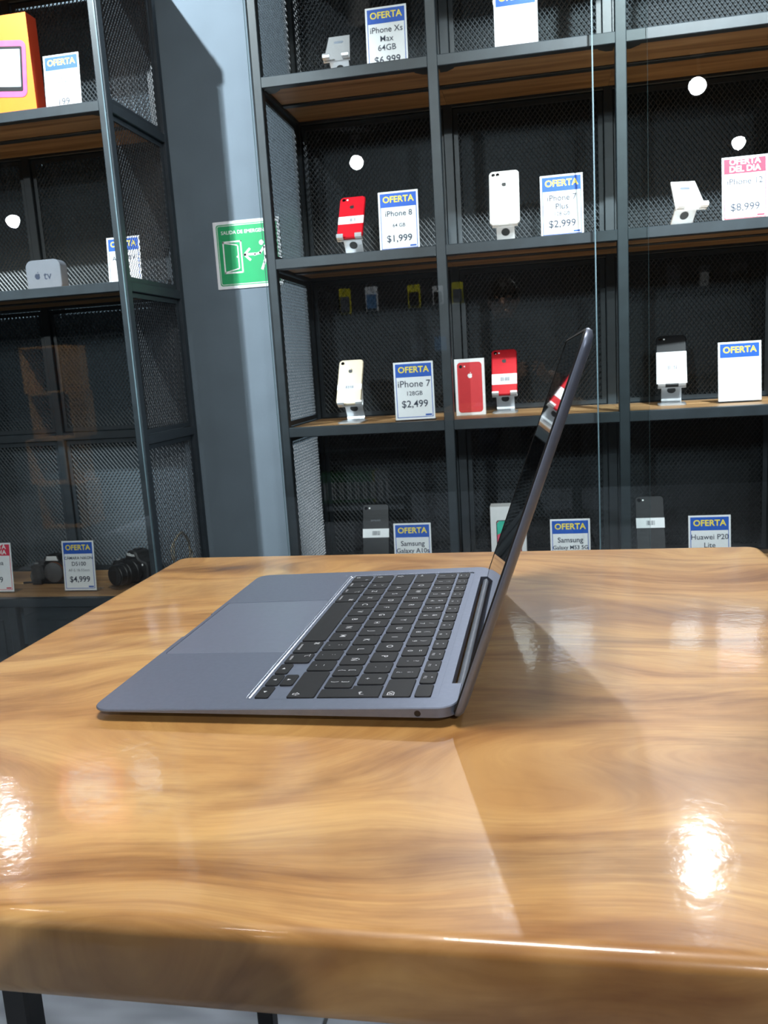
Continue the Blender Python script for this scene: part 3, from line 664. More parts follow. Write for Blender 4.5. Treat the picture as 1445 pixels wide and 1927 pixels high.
# third shelf
stand(-0.326, 1.56, C_, 'silver phone stand holding the gold phone', lean=34)
phone(-0.331, 1.56, C_, 'gold phone with a small barcode label', M_pgold, label_z=(0.044, 0.060), lean=34)
def phone_box(x, y, z, wd, ht, dp, label, screen_fn, yaw=0.0):
    root = empty('phone_box', (x, y, z), (0, 0, yaw)); tag(root, label, 'box', 'phone boxes')
    MB().box((-wd/2, 0, 0), (wd/2, dp, ht*0.60)).build('tray', M_whitepl, root, smooth=0)
    MB().prism(rrect(-wd/2-0.0006, -0.0006, wd/2+0.0006, dp+0.0006, 0.001, 1), 0.0008, ht).build('lid', M_whitepl, root, smooth=0)
    screen_fn(root)
    return root
def red_phone_print(root):
    MB().prism(rrect(-0.032, 0.008, 0.032, 0.138, 0.009, 6), 0.0008, 0.0012).build('printed_phone', simple('printed_red', srgb(206, 52, 58), 0.5, 0, 0.03), root, M=UPR)
    MB().prism([(0.0042*math.cos(2*PI*k/16)-0.0225, 0.1275+0.0042*math.sin(2*PI*k/16)) for k in range(16)], 0.0012, 0.0015).build('printed_lens', M_black, root, M=UPR)
    MB().prism([(0.0018*math.cos(2*PI*k/10)-0.0125, 0.1275+0.0018*math.sin(2*PI*k/10)) for k in range(10)], 0.0012, 0.0015).build('printed_flash', M_whiteink, root, M=UPR)
    apple_mark(0.015, M_whiteink, root, UPR @ T(0.001, 0.103, 0.0015))
phone_box(-0.018, 1.648, C_, 0.0765, 0.147, 0.045, 'white phone box printed with a red phone', red_phone_print, yaw=0.04)
stand(0.070, 1.655, C_, 'silver phone stand holding the glossy red phone', lean=32)
phone(0.070, 1.655, C_, 'glossy red phone in a stand right of the white phone box', M_pred, label_z=(0.030, 0.062), lean=32)
stand(0.487, 1.64, C_, 'silver phone stand holding the black phone with white lower two thirds', yaw=-0.12, wid=0.068)
phone(0.487, 1.64, C_, 'black phone whose lower two thirds are white', M_pblack, wd=0.074, ht=0.148, logo=None, label_z=(0.006, 0.098), lean=32, yaw=-0.12)  # white sheet with bars over the lower two thirds of the back
# bottom shelf
stand(-0.287, 1.58, D_, 'silver phone stand mostly hidden behind the table, holding the black labelled phone', lean=20)
phone(-0.287, 1.58, D_, 'black phone with a silver wordmark and white label on the bottom shelf', M_pblack, wd=0.074, ht=0.152, logo=None, label_z=(0.060, 0.084), lean=16, word='SAMSUNG')
def color_print(root):
    MB().prism(rrect(-0.031, 0.012, 0.033, 0.150, 0.006, 4), 0.0008, 0.0011).build('printed_frame', M_black, root, M=UPR)
    scr = MB().prism(rrect(-0.029, 0.014, 0.031, 0.148, 0.005, 4), 0.0011, 0.0013).build('printed_screen', simple('print_pink', srgb(240, 92, 120), 0.5), root, M=UPR)
    MB().prism([(-0.029, 0.112), (-0.010, 0.120), (-0.006, 0.148), (-0.024, 0.148), (-0.029, 0.143)], 0.0013, 0.0014).build('printed_teal', simple('print_teal', srgb(60, 196, 170), 0.5), root, M=UPR)
    MB().prism([(0.003+0.017*math.cos(2*PI*k/24), 0.131+0.016*math.sin(2*PI*k/24)) for k in range(24)], 0.0014, 0.0015).build('printed_yellow', simple('print_yellow', srgb(250, 204, 40), 0.5), root, M=UPR)
phone_box(0.071, 1.575, D_, 0.090, 0.186, 0.05, 'white phone box with a colourful printed screen behind the laptop lid', color_print)
stand(0.431, 1.59, D_, 'silver phone stand holding the black phone with a narrow white label', lean=20)
phone(0.431, 1.59, D_, 'black phone with a narrow white label on the bottom shelf of the right column', M_pblack, wd=0.072, ht=0.150, logo=None, label_z=(0.066, 0.092), lean=18)
# left cabinet: orange tablet box
root = empty('tablet_box', (-1.200, 1.56, LT[0])); tag(root, 'orange box printed with a pink framed tablet on the left cabinet', 'box')
M_orange = simple('orange_card', srgb(250, 128, 20), 0.5, 0, 0.05, 12); M_ored = simple('orange_red_card', srgb(206, 62, 18), 0.5, 0, 0.05, 12)
mb = MB(); V = [(-0.10,0,0),(0.10,0,0),(0.10,0.046,0),(-0.10,0.046,0),(-0.10,0,0.250),(0.10,0,0.250),(0.10,0.046,0.250),(-0.10,0.046,0.250)]
mb.add(V, [(0,1,5,4),(4,5,6,7)], 0); mb.add(V, [(0,3,2,1),(1,2,6,5),(2,3,7,6),(3,0,4,7)], 1); mb.build('carton', [M_orange, M_ored], root, smooth=0)
Mt = T(0, -0.0004, 0) @ UPR @ T(0.0, 0.125, 0) @ RZ(-0.10)
MB().prism(rrect(-0.085, -0.068, 0.085, 0.068, 0.016, 5), 0.0, 0.0006).build('printed_bumper', simple('print_magenta', srgb(224, 90, 150), 0.5), root, M=Mt)
MB().prism(rrect(-0.074, -0.054, 0.074, 0.054, 0.004, 3), 0.0006, 0.0009).build('printed_bezel', M_black, root, M=Mt)
MB().prism(rrect(-0.066, -0.043, 0.068, 0.047, 0.001, 1), 0.0009, 0.0011).build('printed_screen', simple('print_sky', srgb(200, 222, 240), 0.5, 0, 0.1, 30), root, M=Mt)
# set-top box standing on edge
root = empty('streaming_box', (-1.166, 1.60, LT[1])); tag(root, 'grey rounded streaming box standing on edge with a dark emblem and tv lettering', 'streaming box')
M_stb = simple('matte_grey_plastic', srgb(112, 117, 126), 0.4, 0.0, 0.03, 60)
MB().prism(rrect(-0.052, 0, 0.052, 0.086, 0.020, 7), -0.035, 0.0, bev=0.0015).build('case', M_stb, root, M=UPR)
apple_mark(0.020, M_ink, root, UPR @ T(-0.018, 0.043, 0.0003)); obj('lettering', text_mesh('tv', 0.030, M_ink, bold=0.008), root, UPR @ T(0.012, 0.043, 0.0003))

# ------------------------------------------------------------------ cameras on the lower left shelf
M_cambody = simple('camera_leatherette', (0.010, 0.010, 0.011), 0.5, 0.0, 0.3, 400, 0.4)
M_camgrip = simple('camera_rubber', (0.007, 0.007, 0.008), 0.65, 0.0, 0.3, 600, 0.6)
M_cap = simple('body_cap', srgb(84, 84, 86), 0.5, 0, 0.06, 100)
M_copper = simple('copper_ring', srgb(150, 84, 48), 0.35, 0.6)
def dslr(x, y, z, yaw):
    root = empty('camera', (x, y, z), (0, 0, yaw)); tag(root, 'black camera with a capped zoom lens right of the $4,999 card', 'camera', 'cameras')
    prof = [(-0.064, 0.004), (-0.060, 0.0), (0.058, 0.0), (0.064, 0.006), (0.064, 0.060), (0.058, 0.070), (0.036, 0.074), (0.026, 0.080), (0.020, 0.094), (0.010, 0.099), (-0.014, 0.099), (-0.024, 0.092), (-0.030, 0.076), (-0.046, 0.072), (-0.060, 0.070), (-0.064, 0.062)]
    MB().prism(prof, -0.024, 0.024, bev=0.004).build('body', M_cambody, root, M=UPR)
    g = [(-0.066, 0.0), (-0.036, 0.0), (-0.036, 0.066), (-0.045, 0.071), (-0.060, 0.070), (-0.066, 0.062)]
    MB().prism(g, 0.020, 0.050, bev=0.008).build('grip', M_camgrip, root, M=UPR)
    Ml = UPR @ T(0.010, 0.043, 0.020)
    lz = [(0.032, 0), (0.0335, 0.006), (0.0335, 0.018), (0.032, 0.020), (0.034, 0.022), (0.034, 0.044), (0.0325, 0.046), (0.0325, 0.056), (0.031, 0.058), (0.031, 0.074), (0.0295, 0.076)]
    ln = MB().lathe(lz, 36).build('lens_barrel', M_black, root, M=Ml)
    mb = MB()
    for k in range(44):
        a = 2*PI*k/44; mb.cbox((0.0342, 0, 0.033), (0.0014, 0.0024, 0.019), M=RZ(a))
    mb.build('zoom_ring', M_camgrip, ln, smooth=0)
    cp = MB().lathe([(0.0285, 0.0755), (0.0285, 0.0785), (0.0270, 0.0795)], 36).build('lens_cap', M_camgrip, root, M=Ml)
    MB().prism(rrect(-0.010, -0.016, 0.010, 0.016, 0.003, 3), 0.0795, 0.0805).build('cap_grip', M_black, cp, M=Matrix.Identity(4))
    MB().lathe([(0.011, 0), (0.011, 0.009), (0.009, 0.010)], 24).build('mode_dial', M_black, root, M=T(-0.044, 0.004, 0.071))
    MB().lathe([(0.006, 0), (0.006, 0.005)], 16).build('shutter_button', M_silver, root, M=T(-0.052, -0.032, 0.068))
    MB().box((-0.011, -0.008, 0.099), (0.007, 0.014, 0.102)).build('hot_shoe', M_black, root, smooth=0)
    obj('wordmark', text_mesh('Nikon', 0.0135, M_whiteink, bold=0.02), root, UPR @ T(-0.002, 0.088, 0.0246))
    MB().lathe([(0.003, 0), (0.003, 0.001)], 12).build('focus_lamp', M_whiteink, root, M=UPR @ T(0.046, 0.062, 0.0242))
    MB().tube([(0.064, 0, 0.064), (0.070, -0.004, 0.068), (0.080, -0.006, 0.074)], 0.0018, 6).build('strap_lug', M_silver, root)
    MB().tube([(0.066, 0.004, 0.064), (0.080, 0.02, 0.050), (0.082, 0.03, 0.02), (0.072, 0.036, 0.003), (0.04, 0.045, 0.003)], 0.0035, 6).build('strap', M_black, root)
    return root
dslr(-1.020, 1.672, LT[3], -0.42)
def mirrorless(x, y, z, yaw):
    root = empty('camera', (x, y, z), (0, 0, yaw)); tag(root, 'black camera body without lens, grey body cap, left of the $4,999 card', 'camera', 'cameras')
    prof = [(-0.062, 0.004), (-0.058, 0.0), (0.060, 0.0), (0.064, 0.005), (0.064, 0.062), (0.058, 0.068), (0.024, 0.070), (0.018, 0.086), (-0.018, 0.086), (-0.026, 0.070), (-0.056, 0.068), (-0.062, 0.060)]
    MB().prism(prof, -0.020, 0.020, bev=0.003).build('body', M_cambody, root, M=UPR)
    MB().prism([(-0.064, 0.0), (-0.034, 0.0), (-0.034, 0.058), (-0.048, 0.064), (-0.064, 0.058)], 0.016, 0.042, bev=0.007).build('grip', M_camgrip, root, M=UPR)
    MB().prism([(-0.021, 0.071), (0.021, 0.071), (0.016, 0.0845), (-0.015, 0.0845)], 0.0195, 0.0235, bev=0.001).build('prism_highlight', M_whitepl, root, M=UPR)  # white plate painted in for the highlight on the prism hump
    Ml = UPR @ T(0.006, 0.036, 0.018)
    MB().lathe([(0.0315, 0), (0.0315, 0.004), (0.031, 0.005)], 36).build('mount_ring', M_copper, root, M=Ml)
    MB().lathe([(0.0306, 0.004), (0.0306, 0.011), (0.029, 0.012)], 36).build('body_cap', M_cap, root, M=Ml)
    MB().lathe([(0.010, 0), (0.010, 0.008), (0.009, 0.009)], 20).build('mode_dial', M_black, root, M=T(0.042, 0.002, 0.068))
    MB().lathe([(0.006, 0), (0.006, 0.004)], 16).build('shutter_button', M_silver, root, M=T(-0.050, -0.026, 0.062))
    MB().tube([(-0.062, 0, 0.056), (-0.080, 0.0, 0.045), (-0.085, -0.010, 0.02), (-0.075, -0.022, 0.0045), (-0.10, -0.03, 0.0042)], 0.004, 6).build('strap', M_black, root)
    return root
mirrorless(-1.300, 1.69, LT[3], -0.05)
# coil of cable hanging behind the mesh of the left cabinet
pts = []
for k in range(49):
    a = 2*PI*k/24; r_ = 0.062+0.004*math.sin(k*0.7); pts.append((-0.915+0.003*math.sin(k*1.1)+0.004*(k/48), 1.74+r_*math.cos(a), LT[3]+0.068+r_*math.sin(a)))
tag(MB().tube(pts, 0.0025, 6).build('cable_coil', simple('cable_sheath', srgb(120, 112, 92), 0.5)), 'coiled cable standing behind the side mesh of the left cabinet', 'cable')

# ------------------------------------------------------------------ the table
TX0, TX1, TY0, TY1, TH = -0.2335, 0.356, -0.318, 0.2645, 0.036
tb = empty('square_table', ((TX0+TX1)/2, (TY0+TY1)/2, FLOOR)); tag(tb, 'square table with a varnished solid wood top and black metal legs', 'table')
tb_inv = T(-(TX0+TX1)/2, -(TY0+TY1)/2, -FLOOR)
rx = 0.010
def slab_ring(ins_, z, r):
    return [(px, py, z) for px, py in rrect(TX0+ins_, TY0+ins_, TX1-ins_, TY1-ins_, r, 5)]
rings = [slab_ring(0.004, -TH, 0.006), slab_ring(0.0008, -TH+0.003, 0.009), slab_ring(0.0, -TH+0.007, 0.012)]
for k in range(6):
    a = PI/2*k/5; rr = 0.0055
    rings.append(slab_ring(rr*(1-math.cos(a)), -rr+rr*math.sin(a), 0.012-rr*(1-math.cos(a))*0.6))
rings.append(slab_ring(0.0070, 0.0, 0.006)); rings.append(slab_ring(0.016, 0.0, 0.003))
rings.insert(0, slab_ring(0.012, -TH, 0.004))
MB().loft(rings).build('table_top', M_table, tb, M=tb_inv, smooth=40)
hl = 0.009
for (lx, ly) in ((-0.203, -0.120), (-0.168, 0.222), (0.325, -0.120), (0.29, 0.222)):
    o = tubebox(tb, 'leg', (lx-hl, ly-hl, FLOOR), (lx+hl, ly+hl, -TH), M_blackmetal); o.matrix_basis = tb_inv @ o.matrix_basis
for a, b in (((-0.194, -0.129, -TH-0.022), (0.316, -0.111, -TH)), ((-0.159, 0.213, -TH-0.022), (0.281, 0.231, -TH))):
    o = tubebox(tb, 'apron_bar', a, b, M_blackmetal); o.matrix_basis = tb_inv @ o.matrix_basis

# ------------------------------------------------------------------ the laptop
Dd, Ww, ZF, ZB = 0.2124, 0.3041, 0.0068, 0.0118
lap = empty('laptop', (0, 0, 0), (0, 0, -0.0062)); tag(lap, 'open grey aluminium laptop with black keys on the wooden table', 'laptop')
TILT = math.atan2(ZB-ZF, Dd)
DK = T(-Dd/2, -Ww/2, ZF) @ RY(-TILT)          # deck frame: x front->hinge, y near->far, z up from the deck
def dz(u, zw): return zw-(ZF+(ZB-ZF)*u/Dd)
outl = rrect(0, 0, Dd, Ww, 0.0115, 8)
cx_, cy_ = Dd/2, Ww/2
def base_ring(ins_, zfun):
    return [(px, py, zfun(px)) for px, py in (inset(outl, ins_) if ins_ else outl)]
rings = [base_ring(0.030, lambda u: dz(u, 0.0014)), base_ring(0.021, lambda u: dz(u, 0.0024)), base_ring(0.008, lambda u: dz(u, 0.0047)), base_ring(0.0010, lambda u: dz(u, 0.0055)),
         base_ring(0.0, lambda u: dz(u, 0.0058) if dz(u, 0.0058) < -0.0008 else -0.0008), base_ring(0.0, lambda u: -0.0006), base_ring(0.0005, lambda u: 0.0)]
base = MB().loft(rings).build('base', M_alu, lap, M=DK, smooth=40)
def cutter(mb):
    o = bpy.data.objects.new('cutter', mb.mesh('cutter', M_alu, 0)); C.objects.link(o); o.parent = lap; o.matrix_basis = DK; return o
cuts = [cutter(MB().prism(rrect(0.0912, 0.0138, 0.2000, 0.2875, 0.003, 4), -0.0010, 0.01)),
        cutter(MB().prism(rrect(0.0040, 0.0925, 0.0893, 0.2135, 0.0025, 3), -0.0007, 0.01)),
        cutter(MB().box((0.2064, 0.034, -0.02), (0.23, 0.270, 0.01))),
        cutter(MB().box((-0.01, 0.129, -0.0012), (0.0016, 0.184, 0.01))),
        cutter(MB().lathe([(0.0018, -0.004), (0.0018, 0.012)], 20, M=T(0.1912, 0, -0.0033) @ RX(-PI/2)))]
for c in cuts:
    md = base.modifiers.new('cut', 'BOOLEAN'); md.operation = 'DIFFERENCE'; md.solver = 'EXACT'; md.object = c
bpy.context.view_layer.update()
dg = bpy.context.evaluated_depsgraph_get()
me = bpy.data.meshes.new_from_object(base.evaluated_get(dg), depsgraph=dg)
base.modifiers.clear(); base.data = me; finish(me, 35)
for c in cuts: bpy.data.objects.remove(c)
# bright bevel round the keyboard well, trackpad, jack, feet
n_o = rrect(0.0900, 0.0130, 0.2008, 0.2883, 0.0035, 4); n_i = rrect(0.0920, 0.0140, 0.1998, 0.2873, 0.003, 4); n = len(n_o)
MB().add([(x, y, 0.00008) for x, y in n_o]+[(x, y, -0.0008) for x, y in n_i], [(k, (k+1) % n, n+(k+1) % n, n+k) for k in range(n)]).build('keyboard_well_rim', simple('polished_rim', srgb(196, 202, 214), 0.25, 0.8, 0.02, 200), lap, M=DK)
MB().prism(rrect(0.0043, 0.0928, 0.0890, 0.2132, 0.0022, 3), -0.0007, -0.00005, bev=0.0002).build('trackpad', M_alu_pad, lap, M=DK)
MB().lathe([(0.0018, 0.0), (0.0018, 0.010)], 20).build('audio_jack', M_black, lap, M=DK @ T(0.1912, 0.0004, -0.0033) @ RX(-PI/2))
for u, v in ((0.042, 0.042), (0.042, 0.262), (0.172, 0.042), (0.172, 0.262)):
    MB().lathe([(0.008, 0.0), (0.008, 0.0014), (0.006, 0.0018)], 16).build('rubber_foot', M_rubber, lap, M=T(u-Dd/2, v-Ww/2, 0.0))
# keyboard: rows from the front to the hinge, keys from the user's left (far) to right (near)
U0, VN, VF = 0.0944, 0.0147, 0.2866; PU = (VF-VN)/14.5; GAP = 0.0023
rowu = [(0.0944, 0.1117), (0.1132, 0.1303), (0.1317, 0.1489), (0.1503, 0.1672), (0.1687, 0.1854), (0.1869, 0.1968)]
rows = [
 [('fn', 1, 'fn'), ('control\n^', 1, 'mod'), ('option\n\u2325', 1, 'mod'), ('command\n\u2318', 1.25, 'mod'), ('', 5, 'k'), ('\u2318\ncommand', 1.25, 'mod'), ('\u2325\noption', 1, 'mod'), ('ARROWS', 3, 'arrows')],
 [('\u21e7', 1.25, 'corner'), ('>\n<', 1, 'k2'), ('Z', 1, 'k'), ('X', 1, 'k'), ('C', 1, 'k'), ('V', 1, 'k'), ('B', 1, 'k'), ('N', 1, 'k'), ('M', 1, 'k'), (';\n,', 1, 'k2'), (':\n.', 1, 'k2'), ('_\n-', 1, 'k2'), ('\u21e7', 2.25, 'cornerR')],
 [('\u21ea', 1.75, 'corner'), ('A', 1, 'k'), ('S', 1, 'k'), ('D', 1, 'k'), ('F', 1, 'k'), ('G', 1, 'k'), ('H', 1, 'k'), ('J', 1, 'k'), ('K', 1, 'k'), ('L', 1, 'k'), ('\u00d1', 1, 'k'), ('[\n{', 1, 'k2'), (']\n}', 1, 'k2'), ('SKIP', 0.75, 'skip')],
 [('\u21e5', 1.5, 'corner'), ('Q', 1, 'k'), ('W', 1, 'k'), ('E', 1, 'k'), ('R', 1, 'k'), ('T', 1, 'k'), ('Y', 1, 'k'), ('U', 1, 'k'), ('I', 1, 'k'), ('O', 1, 'k'), ('P', 1, 'k'), ('\u00a8\n\u00b4', 1, 'k2'), ('*\n+', 1, 'k2'), ('SKIP', 1, 'skip')],
 [('\u00b0\n|', 1, 'k2'), ('!\n1', 1, 'k2'), ('"\n2', 1, 'k2'), ('#\n3', 1, 'k2'), ('$\n4', 1, 'k2'), ('%\n5', 1, 'k2'), ('&\n6', 1, 'k2'), ('/\n7', 1, 'k2'), ('(\n8', 1, 'k2'), (')\n9', 1, 'k2'), ('=\n0', 1, 'k2'), ('?\n\'', 1, 'k2'), ('\u00a1\n\u00bf', 1, 'k2'), ('\u232b', 1.5, 'cornerR')],
 [('esc', 14.5/14, 'f')]+[('F%d' % k, 14.5/14, 'f') for k in range(1, 13)]+[('', 14.5/14, 'f')],
]
_km = {}
def key_mesh(du, dv):
    k = (round(du, 4), round(dv, 4))
    if k not in _km: _km[k] = MB().prism(rrect(-du/2, -dv/2, du/2, dv/2, 0.0016, 3), 0.0, 0.0011, bev=0.0003).mesh('key', M_key)
    return _km[k]
TXT = RZ(-PI/2)       # reads along -v, up towards the hinge
def put_key(u0, u1, v0, v1, legend, kind):
    u0 += 0.0003; u1 -= 0.0003
    o = obj('key', key_mesh(u1-u0, v1-v0), lap, DK @ T((u0+u1)/2, (v0+v1)/2, -0.0011))
    if not legend: return o
    z = 0.00115; du, dv = u1-u0, v1-v0
    def lg(t, size, x, y, bold=0.004, align='CENTER'): obj('legend', text_mesh(t, size, M_legend, bold=bold, align=align), o, T(x, y, z) @ TXT)
    if kind == 'k': lg(legend, 0.0062, 0, 0)
    elif kind == 'k2':
        a, b = legend.split('\n'); lg(a, 0.0050, 0.0033, 0); lg(b, 0.0050, -0.0033, 0)
    elif kind == 'f': lg(legend, 0.0026, -0.0022, 0); lg('\u2022', 0.004, 0.0018, 0)
    elif kind == 'mod':
        a, b = legend.split('\n')
        big, small = (a, b) if len(a) == 1 else (b, a)
        lg(big, 0.0048, 0.0040, (dv/2-0.004)*(1 if a == big else -1)); lg(small, 0.0028, -0.0052, 0)
    elif kind == 'fn': lg('fn', 0.0035, 0.0045, -0.004); lg('\u25ce', 0.004, -0.0045, 0.004)
    elif kind == 'corner': lg(legend, 0.0055, -0.0038, dv/2-0.0045)
    elif kind == 'cornerR': lg(legend, 0.0055, -0.0038, -dv/2+0.0045)
    return o
for (u0, u1), row in zip(rowu, rows):
    v = VF
    for legend, wdt, kind in row:
        v1 = v; v0 = v-wdt*PU; v = v0
        a, b = v0+GAP/2, v1-GAP/2
        if kind == 'skip': continue
        if kind == 'arrows':
            um = (u0+u1)/2
            for i, (cu0, cu1, sym) in enumerate(((u0, um-0.0004, '\u25c0'), None, (u0, um-0.0004, '\u25b6')) if False else ((u0, um-0.0004, '\u25c0'), (0, 0, ''), (u0, um-0.0004, '\u25b6'))):
                w0 = v1-(i+1)*PU+GAP/2; w1 = v1-i*PU-GAP/2
                tri = [(-0.0012, -0.0011), (0.0012, -0.0011), (0, 0.0012)]
                def arrow(par, rot): MB().add([(x_, y_, 0.00115) for x_, y_ in tri], [(0, 1, 2)]).build('legend', M_legend, par, M=RZ(rot), smooth=0)
                if i == 1:
                    arrow(obj('key', key_mesh(um-0.0004-u0, w1-w0), lap, DK @ T((u0+um-0.0004)/2, (w0+w1)/2, -0.0011)), PI/2)
                    arrow(obj('key', key_mesh(u1-um-0.0004, w1-w0), lap, DK @ T((u1+um+0.0004)/2, (w0+w1)/2, -0.0011)), -PI/2)
                else:
                    arrow(obj('key', key_mesh(cu1-cu0, w1-w0), lap, DK @ T((cu0+cu1)/2, (w0+w1)/2, -0.0011)), 0 if i == 0 else PI)
            continue
        put_key(u0, u1, a, b, legend, kind)
# two-row return key
e2 = VN+GAP/2; w2, w3 = VN+0.75*PU-GAP/2, VN+1.0*PU-GAP/2
poly = [(rowu[2][0], e2), (rowu[3][1], e2), (rowu[3][1], w3), (rowu[3][0]-GAP*0.3, w3), (rowu[3][0]-GAP*0.3, w2), (rowu[2][0], w2)]
ko = MB().prism(poly, -0.0011, 0.0, bev=0.0003).build('key', M_key, lap, M=DK)
obj('legend', text_mesh('\u21b5', 0.0055, M_legend, bold=0.004), ko, T((rowu[3][0]+rowu[3][1])/2-0.003, e2+0.005, 0.0001) @ TXT)
# hinge
LA = 1.2185; LL = 0.2101; PX, PZ = Dd-0.0020-Dd/2, 0.0060
MB().tube([(PX+0.0010, -Ww/2+0.036, 0.0072), (PX+0.0010, Ww/2-0.036, 0.0072)], 0.0032, 14).build('hinge_cover', M_hinge, lap)
for v in (-Ww/2+0.027, Ww/2-0.027):
    MB().tube([(PX-0.0005, v-0.0075, 0.0064), (PX-0.0005, v+0.0075, 0.0064)], 0.0030, 12).build('hinge_barrel', M_alu, lap)
# lid: shell, glass, gasket; lid frame: x along the lid upwards, y near->far, z out of the screen (towards the keys)
LD = Matrix(((math.cos(LA), 0, -math.sin(LA), PX), (0, 1, 0, -Ww/2), (math.sin(LA), 0, math.cos(LA), PZ), (0, 0, 0, 1)))
ol = rrect(-0.0025, 0, LL, Ww, 0.0105, 8)
def lid_ring(ins_, z): return [(px, py, z) for px, py in (inset(ol, ins_) if ins_ else ol)]
MB().loft([lid_ring(0.016, -0.0054), lid_ring(0.008, -0.0051), lid_ring(0.0030, -0.0044), lid_ring(0.0006, -0.0030), lid_ring(0.0, -0.0010), lid_ring(0.0004, -0.0001)]).build('lid_shell', M_alu, lap, M=LD, smooth=50)
og = rrect(-0.0005, 0.0022, LL-0.0022, Ww-0.0022, 0.009, 8)
MB().prism(og, -0.0004, 0.00045, bev=0.0001).build('screen_glass', M_screen, lap, M=LD)
oo = rrect(-0.0012, 0.0010, LL-0.0010, Ww-0.0010, 0.010, 8); oi_ = og; n = len(oo)
MB().loft([[(x, y, -0.0002) for x, y in oo], [(x, y, 0.0008) for x, y in oo], [(x, y, 0.0008) for x, y in oi_], [(x, y, -0.0002) for x, y in oi_]], cap0=False, cap1=False).build('gasket', M_rubber, lap, M=LD)
MB().prism(rrect(-0.0030, 0.036, 0.003, Ww-0.036, 0.0015, 2), -0.0040, -0.0002).build('hinge_strip', M_hinge, lap, M=LD)
apple_mark(0.030, M_screen, lap, LD @ T(LL*0.5, Ww/2, -0.00545) @ RY(PI) @ RZ(PI/2))
for o in [x for x in bpy.data.objects if x.name.startswith('cutter')]: bpy.data.objects.remove(o)

# ------------------------------------------------------------------ the shop behind the camera (seen as reflections in the glass)
pb = empty('pegboard_wall', (0.1, -2.50, FLOOR)); tag(pb, 'dark pegboard partition behind the table with hanging packs', 'pegboard')
M_peg = simple('pegboard', srgb(46, 48, 52), 0.8, 0, 0.08, 30)
MB().box((-1.85, -0.02, 0.0), (1.85, 0.0, 1.80)).build('board', M_peg, pb, smooth=0)
for x in (-1.85, 0.0, 1.85): MB().box((x-0.02, -0.06, 0.0), (x+0.02, -0.02, 1.84)).build('upright', M_blackmetal, pb, smooth=0)
def pack(x, z, ht, wd, mat, mat2, label):
    root = empty('hanging_pack', (x, -2.50, z)); tag(root, label, 'hanging pack', 'packs on the pegboard')
    MB().prism(rrect(-wd/2, -ht/2, wd/2, ht/2, 0.006, 3), -0.055, -0.053).build('card_back', mat, root, M=RX(PI/2) @ T(0, 0, 0), smooth=0)
    MB().prism(rrect(-wd*0.38, -ht*0.40, wd*0.38, ht*0.18, 0.008, 3), -0.075, -0.055, bev=0.004).build('blister', mat2, root, M=RX(PI/2), smooth=0)
    MB().tube([(0, 0.0, ht*0.42), (0, 0.07, ht*0.42), (0, 0.075, ht*0.42+0.008)], 0.003, 6).build('peg_hook', M_silver, root)
M_py = simple('pack_yellow', srgb(226, 214, 40), 0.5); M_pb = simple('pack_blue', srgb(90, 140, 190), 0.5); M_pg = simple('pack_grey', srgb(96, 100, 108), 0.5)
for (x, z, h_, w_, a, b, lb) in ((-1.17, 0.66, 0.18, 0.085, M_py, M_pg, 'tall yellow hanging pack at the left end of the upper row'), (-0.976, 0.665, 0.17, 0.09, M_paper, M_pb, 'white hanging pack with a blue blister'),
    (-0.672, 0.66, 0.16, 0.09, M_py, M_black, 'yellow hanging pack with a black blister, third in the upper row'), (-0.504, 0.655, 0.13, 0.075, M_paper, M_black, 'small white hanging pack with a black blister'),
    (-0.366, 0.66, 0.15, 0.08, M_py, M_pg, 'yellow hanging pack at the right end of the yellow group'), (-0.665, 0.30, 0.16, 0.10, M_pg, M_hinge, 'grey hanging pack in the lower row on the left'),
    (-0.50, 0.34, 0.17, 0.11, M_pg, M_pb, 'grey hanging pack with a blue blister in the lower row'), (1.073, 0.634, 0.20, 0.09, M_pg, M_hinge, 'grey hanging pack at the right, first of three'),
    (1.264, 0.643, 0.15, 0.07, M_pg, M_paper, 'grey hanging pack with a white blister at the right'), (1.479, 0.627, 0.18, 0.10, M_pg, M_peg, 'dark hanging pack at the far right end')):
    pack(x, z, h_, w_, a, b, lb)
gs = empty('game_shelf', (-0.93, -1.52, FLOOR)); tag(gs, 'low dark shelf unit holding a row of game cases', 'shelf')
for z in (0.02, 0.10, 0.42): MB().box((-0.27, -0.09, z), (0.27, 0.09, z+0.018)).build('shelf_board', M_dark, gs, smooth=0)
for x in (-0.285, 0.27): MB().box((x, -0.09, 0.0), (x+0.015, 0.09, 0.44)).build('side_panel', M_dark, gs, smooth=0)
M_gg = simple('case_green', srgb(40, 140, 60), 0.35); M_gy = simple('case_yellow', srgb(190, 190, 50), 0.35); M_gw = simple('case_grey', srgb(180, 184, 188), 0.35)
cm = {}; ORD = 'first second third fourth fifth sixth seventh eighth ninth tenth eleventh twelfth thirteenth fourteenth fifteenth sixteenth seventeenth eighteenth nineteenth twentieth'.split()
for k in range(26):
    x = -1.175+k*0.0165; mt = M_gg if k < 20 else (M_gy if k == 20 else M_gw)
    root = empty('game_case', (x, -1.50, FLOOR+0.118)); tag(root, (('green game case, %s from the left on the low shelf' % ORD[k]) if mt is M_gg else 'yellow game case in the row on the low shelf' if mt is M_gy else ('grey game case, %s of five at the right end of the low shelf' % ORD[k-21])), 'game case', 'game cases on the low shelf')
    for nm, a, b, mm in (('cover', (-0.007, -0.065, 0), (0.007, 0.068, 0.19), mt), ('spine_print', (-0.006, 0.068, 0.02), (0.006, 0.0686, 0.13), M_paper if k % 3 else M_pg)):
        key = (nm, mm.name)
        if key not in cm: cm[key] = MB().box(a, b).mesh(nm, mm, 0)
        obj(nm, cm[key], root)
